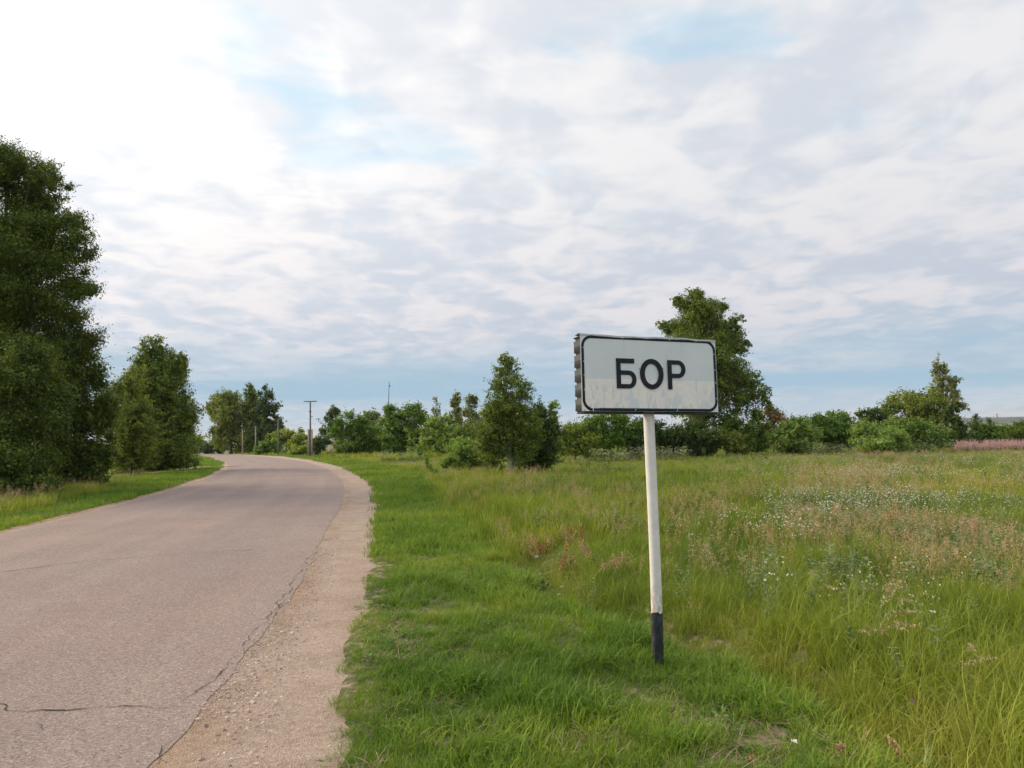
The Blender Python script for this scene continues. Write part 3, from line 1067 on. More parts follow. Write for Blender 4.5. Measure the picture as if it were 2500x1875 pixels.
# ------------------------------------------------------------------ single plants that stand out
def single(name, plant, mats, loc, label, cat, scale=1.0, tint=0.5, group=None, rz=0.0):
    me = plant.build(name, mats)
    o = obj(name, me)
    o.location = loc
    o.scale = (scale,) * 3
    o.rotation_euler.z = rz
    return tag(o, label, cat, group)


def own_mat(name, stops):
    """same plant pigments for a plant that is one object: one fixed tint"""
    m = bpy.data.materials.new(name)
    m.use_nodes = True
    q = G(m.node_tree)
    c = q.ramp(q.attr('leaf'), stops)
    b_ = q.new('ShaderNodeBsdfPrincipled')
    q.put(b_.inputs['Base Color'], c)
    b_.inputs['Roughness'].default_value = .65
    o_ = q.new('ShaderNodeOutputMaterial')
    q.l.new(b_.outputs[0], o_.inputs[0])
    return m


s_rust = own_mat('sorrel_seed', [(0, (0.36, 0.14, 0.055)), (1, (0.52, 0.26, 0.12))])
s_buff = own_mat('buff_seed', [(0, (0.40, 0.22, 0.12)), (1, (0.56, 0.36, 0.22))])
s_straw = own_mat('straw_seed', [(0, (0.40, 0.30, 0.13)), (1, (0.58, 0.46, 0.24))])
s_green = own_mat('stalk_green', [(0, (0.09, 0.16, 0.035)), (1, (0.19, 0.24, 0.06))])
s_white = own_mat('petal_white', [(0, (0.72, 0.72, 0.68)), (1, (0.84, 0.83, 0.80))])
s_pink = own_mat('petal_pink', [(0, (0.48, 0.18, 0.44)), (1, (0.62, 0.30, 0.55))])
s_dark = own_mat('herb_dark', [(0, (0.032, 0.085, 0.025)), (1, (0.085, 0.15, 0.04))])
s_silver = own_mat('blade_silver', [(0, (0.16, 0.26, 0.10)), (1, (0.30, 0.38, 0.20))])


def gnd(x, y, dz=-0.01):
    return (x, y, float(ground_z(x, y)) + dz)


def gp(px, py):
    q_ = at(px, py)
    return gnd(q_[0], q_[1])


def sorrel(seed, h, stalks, mi=0):
    p_ = Plant(seed)
    r_ = p_.r
    for k in range(stalks):
        pts = np.array(p_.blade((r_.normal(0, .07), r_.normal(0, .07), 0), r_.uniform(0, 6.283), h * r_.uniform(.7, 1.1), .006, abs(r_.normal(0, .12)), r_.normal(.1, .2), 3, mi=1))
        for j in range(60):
            t = r_.uniform(.42, 1)
            c = np.array([np.interp(t * 3, range(4), pts[:, i]) for i in range(3)])
            p_.leaf(c + r_.normal(0, .022 * (1.35 - t), 3), r_.normal(0, 1, 3), r_.normal(0, 1, 3), .020, .014, 1, mi)
    return p_


for k, (px_, py_, h_, lab) in enumerate([
        (1375, 1398, 0.43, 'rusty red sorrel stalks, the brightest clump left of the sign post'),
        (1408, 1352, 0.38, 'rusty red sorrel stalks standing farthest back, just right of the bright clump'),
        (1322, 1345, 0.35, 'thin rusty sorrel stalks at the left end of the red patch by the verge'),
        (1530, 1420, .12, 'short rusty seed stalk low in the grass nearest the left of the sign post'),
        (2185, 1310, 0.38, 'rusty red sorrel clump alone among white flowers in the right meadow'),
        (1165, 1248, 0.43, 'rusty sorrel stalk farthest left, at the edge of the mown verge')]):
    single('sorrel_plant', sorrel(700 + k, h_, 6 if k not in (3,) else 3), [s_rust, s_green], gp(px_, py_), lab, 'wild plant', group='rusty sorrel plants in the meadow')

for k, (px_, py_, h_, lab) in enumerate([
        (1440, 1415, .40, 'tall buff seed plume of grass right of the red sorrel clump'),
        (1478, 1435, .26, 'short buff seed plume leaning between the tall plume and the sign post'),
        (1525, 1425, .26, 'buff seed plume nearest the left side of the white post')]):
    single('seed_plume', panicle(720 + k, h_ * 1.25, .03, 90, .25, .013, 3, 0, 1), [s_buff, s_green], gp(px_, py_), lab, 'wild grass', group='buff seed plumes left of the post')


def dock(seed, h):
    p_ = Plant(seed)
    r_ = p_.r
    pts = np.array(p_.blade((0, 0, 0), .3, h, .007, .05, .9, 5, mi=1))
    for j in range(120):
        t = r_.uniform(.45, 1.0)
        c = np.array([np.interp(t * 5, range(6), pts[:, i]) for i in range(3)])
        clump = .5 + .5 * math.sin(t * 42)
        p_.leaf(c + r_.normal(0, .004 + .012 * clump * (1.25 - t), 3), r_.normal(0, 1, 3), r_.normal(0, 1, 3), .020, .014, 1, 0)
    return p_


for k, (px_, Y_, top, lab) in enumerate([
        (2040, 3.5, 1822, 'curved dry orange seed head at the bottom edge, farther left'),
        (2222, 3.5, 1822, 'upright dry orange seed head at the bottom edge, farther right'),
        (1835, 3.5, 1850, 'small dry orange seed head lowest in the verge right of the bare soil')]):
    x_ = at(px_, 1860, Y_)[0]
    ht = at(px_, top, Y_)[2] - float(ground_z(x_, Y_))
    single('dock_plant', dock(740 + k, ht * 1.28), [s_buff, s_green], gnd(x_, Y_), lab, 'wild plant', rz=(-.2, 2.2, 1.0)[k], group='dry orange seed heads at the bottom edge')


def arch(seed, n, h):
    p_ = Plant(seed)
    r_ = p_.r
    for k in range(n):
        az = r_.normal(0.0, .8)
        pts = np.array(p_.blade((r_.normal(0, .05), r_.normal(0, .05), 0), az, h * r_.uniform(.8, 1.15), .0045, abs(r_.normal(.1, .1)), r_.uniform(1.5, 2.2), 6, mi=1))
        for j in range(34):
            t = r_.uniform(.62, 1.0)
            c = np.array([np.interp(t * 6, range(7), pts[:, i]) for i in range(3)])
            p_.leaf(c + r_.normal(0, .006, 3), r_.normal(0, 1, 3), np.array([0.5, 0, -.8]) + r_.normal(0, .5, 3), .030, .006, 1, 0)
    return p_


for k, (px_, py_, h_, n_, lab) in enumerate([
        (2120, 1620, .62, 11, 'large clump of arching straw coloured grass heads right of the post'),
        (1990, 1500, .50, 5, 'small clump of straw coloured grass heads between the post and the large clump'),
        (2290, 1690, .40, 5, 'small straw grass clump behind the single pink flower'),
        (2440, 1720, .46, 4, 'straw grass clump drooping at the right edge of the picture'),
        (2130, 1535, .62, 4, 'tall arching straw grass just behind the large clump')]):
    single('arching_grass', arch(760 + k, n_, h_), [s_straw, s_green], gp(px_, py_), lab, 'wild grass', group='arching straw coloured grasses')

p_ = Plant(780)
for k in range(9):
    p_.blade((p_.r.normal(0, .02), p_.r.normal(0, .02), 0), p_.r.uniform(0, 6.28), p_.r.uniform(.2, .32), .011, abs(p_.r.normal(0, .25)), p_.r.normal(.2, .1), 3)
x_ = at(2245, 1860, 3.4)[0]
single('broad_grass', p_, [s_silver], gnd(x_, 3.4), 'pale broad grass blades fanning up beside the right orange seed head', 'wild grass')


def white_flower(seed, h, rad):
    p_ = Plant(seed)
    r_ = p_.r
    pts = p_.blade((0, 0, 0), 1.0, h, .004, .1, .2, 3, mi=1)
    for k in range(30):
        a, rr = r_.uniform(0, 6.283), rad * math.sqrt(r_.random())
        p_.leaf(pts[-1] + np.array([rr * math.cos(a), rr * math.sin(a), .004 - rr * .15]), np.array([0, -.3, 1]) + r_.normal(0, .3, 3), r_.normal(0, 1, 3), .011, .009, 1, 0)
    return p_


for k, (px_, py_, h_, rad, lab) in enumerate([
        (1940, 1850, .07, .014, 'white flat flower head in the short verge near the bottom edge'),
        (1368, 1420, .12, .022, 'white flower head at the foot of the red sorrel, the upper one of a pair'),
        (1362, 1440, .12, .016, 'white flower head at the foot of the red sorrel, the lower one of a pair'),
        (2283, 1590, .26, .022, 'cream flower head right of the large straw grass clump'),
        (1308, 1350, .14, .03, 'flat white flower head just left of the red sorrel')]):
    single('white_flower', white_flower(800 + k, h_, rad), [s_white, s_green], gp(px_, py_), lab, 'flower', group='single white flower heads')
p_ = Plant(820)
pts = p_.blade((0, 0, 0), 1.0, .2, .004, .1, .2, 3, mi=1)
p_.blob(pts[-1], .016, 1, 0, 9)
single('pink_flower', p_, [s_pink, s_green], gp(2226, 1740), 'single violet pink flower low in the grass at lower right', 'flower')

for k, (px_, py_, s_, lab) in enumerate([
        (1542, 1262, 1.0, 'dark leafy herb in the meadow, left of the post at its middle'),
        (1512, 1310, .9, 'dark leafy herb in the meadow, lower of the two left of the post'),
        (1618, 1250, .9, 'dark leafy herb peeping out behind the right side of the post'),
        (1450, 1398, .8, 'dark leafy herb under the buff seed plumes')]):
    single('leafy_herb', herb(830 + k, .30, 15, .10, .05, 5), [s_dark], gp(px_, py_), lab, 'wild plant', s_, group='dark leafy herbs in the meadow')

# ------------------------------------------------------------------ the town sign
sx, sy = float(SIGN_XY[0]), float(SIGN_XY[1])
sz0 = float(ground_z(sx, sy))
sign = empty('town_sign', (sx, sy, 0), 'white town name sign on a white post with a black foot', 'road sign')

m_post, gg, b, o = mat('white_painted_steel')
oc = objco(gg)
n = gg.noise(oc, 14, 5, 0.65)
n2 = gg.noise(gg.mapping(oc, scale=(1, 1, .35)), 9, 4, 0.6)
colr = gg.mix(gg.rng(n, 0.35, 0.7), (0.76, 0.74, 0.72), (0.86, 0.84, 0.81))
rust = gg.rng(n2, 0.62, 0.74)
zz = gg.new('ShaderNodeSeparateXYZ')
gg.put(zz.inputs[0], oc)
rust = gg.math('MULTIPLY', rust, 0.55)
chip = gg.math('MULTIPLY', gg.rng(zz.outputs[2], .62, .36), gg.rng(gg.noise(gg.mapping(oc, scale=(1, 1, .5)), 26, 5, .7), .50, .58))
rust = gg.math('MAXIMUM', rust, gg.math('MULTIPLY', chip, .8))
colr = gg.mix(rust, colr, (0.60, 0.42, 0.30))
gg.put(b.inputs['Base Color'], colr)
b.inputs['Roughness'].default_value = 0.55
bump(gg, b, gg.noise(oc, 30, 4, 0.6), 0.35, 0.006)
m_foot, gg, b, o = mat('black_painted_steel')
oc = objco(gg)
n = gg.noise(gg.mapping(oc, scale=(1, 1, .5)), 22, 5, 0.65)
gg.put(b.inputs['Base Color'], gg.mix(gg.rng(n, 0.4, 0.75), (0.022, 0.026, 0.032), (0.085, 0.095, 0.11)))
b.inputs['Roughness'].default_value = 0.5
bump(gg, b, n, 0.3, 0.005)

LEAN = 0.0
foot_top = 0.352


def post_mesh(z0, z1, r0, name, ragged_bottom=0.0, ragged_top=0.0):
    nz, na = 16, 24
    Vp, qp = [], []
    for i in range(nz + 1):
        for k in range(na):
            a = 2 * math.pi * k / na
            t = i / nz
            z = z0 + (z1 - z0) * t
            if i == nz: z += ragged_top * math.sin(a * 3 + 1) + ragged_top * .6 * math.sin(a * 7)
            rr = r0 * (1 + .012 * math.sin(a * 2 + z * 5))
            bend = .004 * math.sin(z * 2.6)
            Vp.append((LEAN * z + bend + rr * math.cos(a), rr * math.sin(a), z))
    for i in range(nz):
        for k in range(na):
            qp.append((i * na + k, i * na + (k + 1) % na, (i + 1) * na + (k + 1) % na, (i + 1) * na + k))
    return mesh_np(name, Vp, np.array(qp), smooth=True)


obj('post', post_mesh(foot_top - .03, 2.15, .0375, 'post'), m_post, sign)
obj('post_foot', post_mesh(-.25, foot_top, .0392, 'post_foot', ragged_top=.006), m_foot, sign)

MS = np.array([[0.94399623, -0.32990622, 0.00574584], [0.32943406, 0.94333867, 0.03981645], [-0.01855597, -0.0356937, 0.99919049]])
CS = np.array([0.96455, 4.904, 1.98526])
PS = 1.029
PW, PH = 1.0345, 0.5069


def panel_obj(name, me, m):
    o_ = obj(name, me, m, sign)
    M4 = Matrix([[*MS[0], CS[0] - sx], [*MS[1], CS[1] - sy], [*MS[2], CS[2]], [0, 0, 0, 1]])
    o_.matrix_local = M4 @ Matrix.Scale(PS, 4)
    return o_


m_plate, gg, b, o = mat('worn_sign_face')
oc = objco(gg)
sp = gg.new('ShaderNodeSeparateXYZ')
gg.put(sp.inputs[0], oc)
edge_n = gg.noise(gg.mapping(oc, scale=(16, 1, 3.0)), 1.0, 5, 0.6, 0.3)
patch_n = gg.noise(gg.mapping(oc, scale=(17, 1, 5.5), loc=(.7, 0, .3)), 1.0, 6, 0.66, 0.5)
topcut = gg.rng(gg.math('ADD', sp.outputs[2], gg.math('MULTIPLY', gg.math('SUBTRACT', edge_n, .5), .018)), -.040, -.044)
lowfall = gg.rng(sp.outputs[2], -.235, -.06, -0.06, 0.035, False)
film = gg.math('MULTIPLY', topcut, gg.rng(gg.math('ADD', patch_n, lowfall), .455, .475))
smear = gg.noise(oc, 5, 4, 0.5)
face = gg.mix(gg.rng(smear, .3, .7), (0.68, 0.745, 0.765), (0.725, 0.785, 0.80))
film_c = gg.mix(gg.rng(gg.noise(oc, 24, 4, .6), .35, .7), (0.86, 0.83, 0.79), (0.93, 0.90, 0.865))
fc = gg.mix(film, face, film_c)
spots = gg.math('MULTIPLY', gg.rng(gg.voro(gg.mapping(oc, scale=(1, 1, 1.8)), 16), .06, .04), gg.rng(gg.noise(oc, 6, 2), .62, .68))
fc = gg.mix(spots, fc, (0.09, 0.10, 0.10))
grime = gg.rng(gg.noise(gg.mapping(oc, scale=(6, 1, 1.2)), 2.2, 5, .65), .55, .8, 0, .22)
fc = gg.mix(grime, fc, (0.42, 0.42, 0.40))
gg.put(b.inputs['Base Color'], fc)
b.inputs['Roughness'].default_value = 0.5
bump(gg, b, film, 0.25, 0.002)

m_ink = simple('dark_sign_paint', (0.010, 0.016, 0.025), 0.6, 0.35, 30)
m_lip, gg, b, o = mat('zinc_sheet')
oc = objco(gg)
n = gg.noise(gg.mapping(oc, scale=(1, 1, 1)), 20, 5, .65)
gg.put(b.inputs['Base Color'], gg.mix(gg.rng(n, .35, .7), (0.42, 0.45, 0.46), (0.56, 0.585, 0.59)))
b.inputs['Roughness'].default_value = 0.55
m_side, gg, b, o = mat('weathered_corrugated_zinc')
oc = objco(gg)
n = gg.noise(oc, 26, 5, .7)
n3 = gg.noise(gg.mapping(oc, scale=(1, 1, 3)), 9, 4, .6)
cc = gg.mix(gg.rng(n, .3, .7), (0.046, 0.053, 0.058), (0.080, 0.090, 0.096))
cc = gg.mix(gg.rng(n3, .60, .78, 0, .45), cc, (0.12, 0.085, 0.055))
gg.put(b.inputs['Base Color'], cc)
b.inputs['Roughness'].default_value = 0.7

# face plate: thin sheet, slightly wavy, with a folded top lip behind it
mb = MB()
nxp, nzp = 24, 12
xs, zs = np.linspace(-PW / 2, PW / 2, nxp + 1), np.linspace(-PH / 2, PH / 2 - .006, nzp + 1)
Xp, Zp = np.meshgrid(xs, zs)
wav = lambda X, Z: .0018 * np.sin(X * 7 + 1) * np.cos(Z * 6) + .0012 * np.sin(X * 17)
Vf = np.stack([Xp.ravel(), wav(Xp, Zp).ravel(), Zp.ravel()], 1)
kk = (np.arange(nzp)[:, None] * (nxp + 1) + np.arange(nxp)[None]).ravel()
qf = np.stack([kk, kk + 1, kk + nxp + 2, kk + nxp + 1], 1)
mb.add(Vf, qf)
mb.add(Vf + [0, .003, 0], qf[:, ::-1])
panel_obj('panel', mb.mesh('panel', True), m_plate)
mb = MB()
Vl = []
for i, x in enumerate(np.linspace(-PW / 2 - .004, PW / 2 + .002, 30)):
    zt = PH / 2 - .002 + .0025 * math.sin(x * 9) + .0012 * math.sin(x * 31)
    Vl += [(x, -.003, zt - .012), (x, -.005, zt), (x, .022, zt + .004), (x, .075, zt - .004)]
mb.add(Vl, [(4 * i + j, 4 * i + j + 1, 4 * i + j + 5, 4 * i + j + 4) for i in range(29) for j in range(3)])
panel_obj('top_lip', mb.mesh('top_lip'), m_lip)

# corrugated box behind the face: stepped profile in height, extruded along depth (sides) and along x (back)
DEP = 0.112
prof = []
z = -PH / 2 - .012
top = PH / 2 - .012
per = .0965
k = 0
while z < top:
    for fz, dx in ((0.0, -.011), (.015, -.011), (.019, .0015), (.055, 0), (.058, .0018), (.062, -.0005), (.094, .0015)):
        if z + fz < top:
            prof.append((z + fz, dx))
    z += per
prof.append((top, .003))
prof = np.array(prof)
mb = MB()
x0 = -PW / 2 + .006
ringV = []
for zz_, dx in prof:
    ringV += [(x0 - dx, .004, zz_), (x0 - dx, DEP, zz_)]
mb.add(ringV, [(2 * i, 2 * i + 1, 2 * i + 3, 2 * i + 2) for i in range(len(prof) - 1)])
panel_obj('side_sheet', mb.mesh('side_sheet'), m_side)
mb = MB()
ringV = [(-v[0] - .004, v[1], v[2]) for v in ringV]
mb.add(ringV, [(2 * i, 2 * i + 2, 2 * i + 3, 2 * i + 1) for i in range(len(prof) - 1)])
panel_obj('side_sheet', mb.mesh('side_sheet'), m_side)
mb = MB()
ringV = []
for zz_, dx in prof:
    ringV += [(-PW / 2 + .006 - dx, DEP + .001 + dx, zz_), (PW / 2 - .010 + dx, DEP + .001 + dx, zz_)]
mb.add(ringV, [(2 * i, 2 * i + 1, 2 * i + 3, 2 * i + 2) for i in range(len(prof) - 1)])
panel_obj('back_sheet', mb.mesh('back_sheet'), m_side)
mb = MB()
mb.box((0, .058, -PH / 2 - .0095), (PW - .02, .104, .005))
mb.box((0, .058, PH / 2 - .0105), (PW - .03, .10, .005))
panel_obj('bottom_rail', mb.mesh('bottom_rail'), m_side)

# border: rounded rectangle with the gap at lower left
def rrect(x0, x1, z0, z1, r_, n=10):
    pts = []
    for cx, cz, a0 in ((x1 - r_, z1 - r_, 0), (x0 + r_, z1 - r_, 90), (x0 + r_, z0 + r_, 180), (x1 - r_, z0 + r_, 270)):
        for k in range(n + 1):
            a = math.radians(a0 + 90 * k / n)
            pts.append((cx + r_ * math.cos(a), cz + r_ * math.sin(a)))
    return np.array(pts)


def subdiv_loop(pts, step=.05):
    out = []
    for a, c in zip(pts, np.roll(pts, -1, 0)):
        n_ = max(1, int(np.linalg.norm(c - a) / step))
        out += [a + (c - a) * t for t in np.linspace(0, 1, n_, endpoint=False)]
    return np.array(out)


outer = rrect(-.5115, .5125, -.2515, .2445, .072)
inner = rrect(-.4945, .4955, -.2325, .2262, .055)
co_o, co_i = [], []
for (a, c, e, f_) in zip(outer, np.roll(outer, -1, 0), inner, np.roll(inner, -1, 0)):
    n_ = max(1, int(np.linalg.norm(c - a) / .045))
    for t in np.linspace(0, 1, n_, endpoint=False):
        co_o.append(a + (c - a) * t)
        co_i.append(e + (f_ - e) * t)
co_o, co_i = np.array(co_o), np.array(co_i)
Vb = []
for (xo, zo), (xi, zi) in zip(co_o, co_i):
    yo, yi = float(wav(xo, zo)) - .0025, float(wav(xi, zi)) - .0025
    Vb += [(xo, yo, zo), (xi, yi, zi), (xo, yo + .0023, zo), (xi, yi + .0023, zi)]
nb = len(co_o)
qb = []
for i in range(nb):
    j = (i + 1) % nb
    mid = (co_o[i] + co_o[j]) / 2
    if mid[1] < -.24 and abs(mid[0] + .437) < .025:
        continue
    a, c = 4 * i, 4 * j
    qb += [(a, c, c + 1, a + 1), (a, a + 2, c + 2, c), (a + 1, c + 1, c + 3, a + 3)]
# close the gap to a narrow slit
gi = [i for i in range(nb) if (lambda m_: m_[1] < -.24 and abs(m_[0] + .437) < .025)((co_o[i] + co_o[(i + 1) % nb]) / 2)]
if gi:
    xa, xb = co_o[gi[0]][0], co_o[(gi[-1] + 1) % nb][0]
    for u0, u1 in ((xa, -.441), (-.435, xb)):
        b0 = len(Vb)
        yv = -.0025
        Vb += [(u0, yv, -.2515), (u1, yv, -.2515), (u1, yv, -.2345), (u0, yv, -.2345)]
        qb.append((b0, b0 + 1, b0 + 2, b0 + 3))
panel_obj('border', mesh_np('border', Vb, np.array(qb)), m_ink)

# letters: outlines with holes, given a small thickness
def letter(loops):
    cu = bpy.data.curves.new('letter', 'CURVE')
    cu.dimensions = '2D'
    cu.fill_mode = 'BOTH'
    cu.extrude = .0016
    for pts in loops:
        spl = cu.splines.new('POLY')
        spl.points.add(len(pts) - 1)
        for sp_, (x, y) in zip(spl.points, pts):
            sp_.co = (x, y, 0, 1)
        spl.use_cyclic_u = True
    tmp = bpy.data.objects.new('tmp', cu)
    COL.objects.link(tmp)
    bpy.context.view_layer.update()
    me = bpy.data.meshes.new_from_object(tmp.evaluated_get(bpy.context.evaluated_depsgraph_get()))
    bpy.data.objects.remove(tmp)
    bpy.data.curves.remove(cu)
    nv = len(me.vertices)
    c_ = np.empty(nv * 3)
    me.vertices.foreach_get('co', c_)
    c_ = c_.reshape(-1, 3)
    me.vertices.foreach_set('co', np.stack([c_[:, 0], -.0040 - c_[:, 2], c_[:, 1]], 1).ravel())
    me.update()
    me.name = 'letter'
    return me


def arc(cx, cy, rx, ry, a0, a1, n=22):
    return [(cx + rx * math.cos(math.radians(a0 + (a1 - a0) * k / n)), cy + ry * math.sin(math.radians(a0 + (a1 - a0) * k / n))) for k in range(n + 1)]


# Б
xl, xr, zt, zb, st = -.2625, -.1155, .0985, -.1015, .0315
mz = .0185                                   # top of the bowl
rb = (mz - zb) / 2
Bo = [(xl, zb)] + arc(xr - rb * .92, zb + rb, rb * .92, rb, -90, 90) + [(xl + st, mz), (xl + st, zt - st), (-.1285, zt - st), (-.1285, zt), (xl, zt)]
Bi = [(xl + st, zb + st * .92)] + arc(xr - rb * .92, zb + rb, rb * .92 - st, rb - st * .92, -90, 90) + [(xl + st, mz - st * .92)]
panel_obj('letter', letter([Bo, Bi]), m_ink)
# О
panel_obj('letter', letter([arc(.0022, -.0012, .0895, .1030, 0, 360, 60)[:-1], arc(.0022, -.0012, .0535, .0705, 0, 360, 60)[:-1]]), m_ink)
# Р
xl, xr, zt, zb = .1255, .2650, .0975, -.1020
hb = .1205
rb = hb / 2
Po = [(xl, zb), (xl + st, zb), (xl + st, zt - hb)] + arc(xr - rb * .95, zt - rb, rb * .95, rb, -90, 90) + [(xl, zt)]
Pi = [(xl + st, zt - hb + st * .9)] + arc(xr - rb * .95, zt - rb, rb * .95 - st, rb - st * .9, -90, 90) + [(xl + st, zt - st * .9)]
panel_obj('letter', letter([Po, Pi]), m_ink)

# screws
m_screw = simple('zinc_screw', (0.55, 0.55, 0.54), 0.4, 0.2, 40, 0.3)
mb = MB()
a8 = np.linspace(0, 2 * np.pi, 8, endpoint=False)
ring = lambda r_, y_: np.stack([r_ * np.cos(a8), np.full(8, y_), r_ * np.sin(a8)], 1)
mb.add(np.concatenate([ring(.0048, 0), ring(.0038, -.0028), [[0, -.0034, 0]]]), [(i, (i + 1) % 8, 8 + (i + 1) % 8, 8 + i) for i in range(8)], [(16, 8 + i, 8 + (i + 1) % 8) for i in range(8)])
sm = mb.mesh('screw', True)
sm.materials.append(m_screw)
for k, (x, z) in enumerate([(-.497, .16), (-.497, .07), (-.497, -.02), (-.497, -.115), (-.21, .236), (.15, .238), (.36, .237), (.5, .15), (.502, .04), (.504, -.05), (.504, -.16), (-.13, -.243), (.19, -.243), (-.5, .243), (-.498, -.246), (.502, .24), (-.087, .036), (.092, .04)]):
    s_ = obj('screw', sm, None, sign)
    M4 = Matrix([[*MS[0], 0], [*MS[1], 0], [*MS[2], 0], [0, 0, 0, 1]])
    loc = MS @ (np.array([x, float(wav(x, z)) - .002, z]) * PS) + CS
    M4.translation = Vector((loc[0] - sx, loc[1] - sy, loc[2]))
    if k > 15:
        M4 = M4 @ Matrix.Scale(1.5, 4)
    s_.matrix_local = M4

# ------------------------------------------------------------------ trees and bushes
def leaf_mat(name, dark, lightc, warm, trans=0.33):
    m = bpy.data.materials.new(name)
    m.use_nodes = True
    q = G(m.node_tree)
    c = q.ramp(q.attr('tint'), [(0.0, dark), (0.55, lightc), (1.0, warm)])
    b_ = q.new('ShaderNodeBsdfPrincipled')
    q.put(b_.inputs['Base Color'], c)
    b_.inputs['Roughness'].default_value = .55
    b_.inputs['Specular IOR Level'].default_value = .3
    tr = q.new('ShaderNodeBsdfTranslucent')
    q.put(tr.inputs[0], q.mix(1.0, c, (1.2, 1.25, .6), 'MULTIPLY'))
    mx = q.new('ShaderNodeMixShader')
    mx.inputs[0].default_value = trans
    o_ = q.new('ShaderNodeOutputMaterial')
    q.l.new(b_.outputs[0], mx.inputs[1])
    q.l.new(tr.outputs[0], mx.inputs[2])
    q.l.new(mx.outputs[0], o_.inputs[0])
    return m


LEAF = {
    'alder': leaf_mat('alder_leaf', (0.052, 0.100, 0.017), (0.107, 0.164, 0.024), (0.202, 0.231, 0.027)),
    'birch': leaf_mat('birch_leaf', (0.087, 0.146, 0.031), (0.173, 0.244, 0.042), (0.288, 0.322, 0.055)),
    'olive': leaf_mat('aspen_leaf', (0.108, 0.166, 0.029), (0.208, 0.264, 0.042), (0.327, 0.341, 0.059)),
    'willow': leaf_mat('willow_leaf', (0.125, 0.227, 0.047), (0.249, 0.373, 0.078), (0.410, 0.485, 0.109)),
    'green': leaf_mat('shrub_leaf', (0.072, 0.157, 0.024), (0.151, 0.273, 0.037), (0.264, 0.351, 0.049)),
    'bright': leaf_mat('bright_leaf', (0.139, 0.219, 0.028), (0.260, 0.348, 0.045), (0.420, 0.438, 0.063)),
    'dark': leaf_mat('dark_leaf', (0.041, 0.083, 0.023), (0.086, 0.139, 0.032), (0.146, 0.197, 0.040)),
    'grey': leaf_mat('poplar_leaf', (0.157, 0.191, 0.079), (0.264, 0.292, 0.119), (0.380, 0.380, 0.158)),
    'brown': leaf_mat('withered_leaf', (0.126, 0.092, 0.031), (0.221, 0.154, 0.050), (0.316, 0.201, 0.072)),
}


def bark(name, c1, c2, scale=(3, 3, 9), lo_=.42):
    m, q, b_, o_ = mat(name)
    n_ = q.noise(q.mapping(objco(q), scale=scale), 3.0, 5, .65)
    q.put(b_.inputs['Base Color'], q.mix(q.rng(n_, lo_, lo_ + .16), c1, c2))
    b_.inputs['Roughness'].default_value = .9
    bump(q, b_, n_, .4, .02)
    return m


BARK = {'birch': bark('birch_bark', (0.06, 0.055, 0.05), (0.50, 0.48, 0.44), (3, 3, 9), .33), 'grey': bark('grey_bark', (0.075, 0.065, 0.052), (0.19, 0.17, 0.14), (6, 6, 2)), 'pale': bark('pale_bark', (0.22, 0.19, 0.12), (0.38, 0.34, 0.22), (4, 4, 2))}


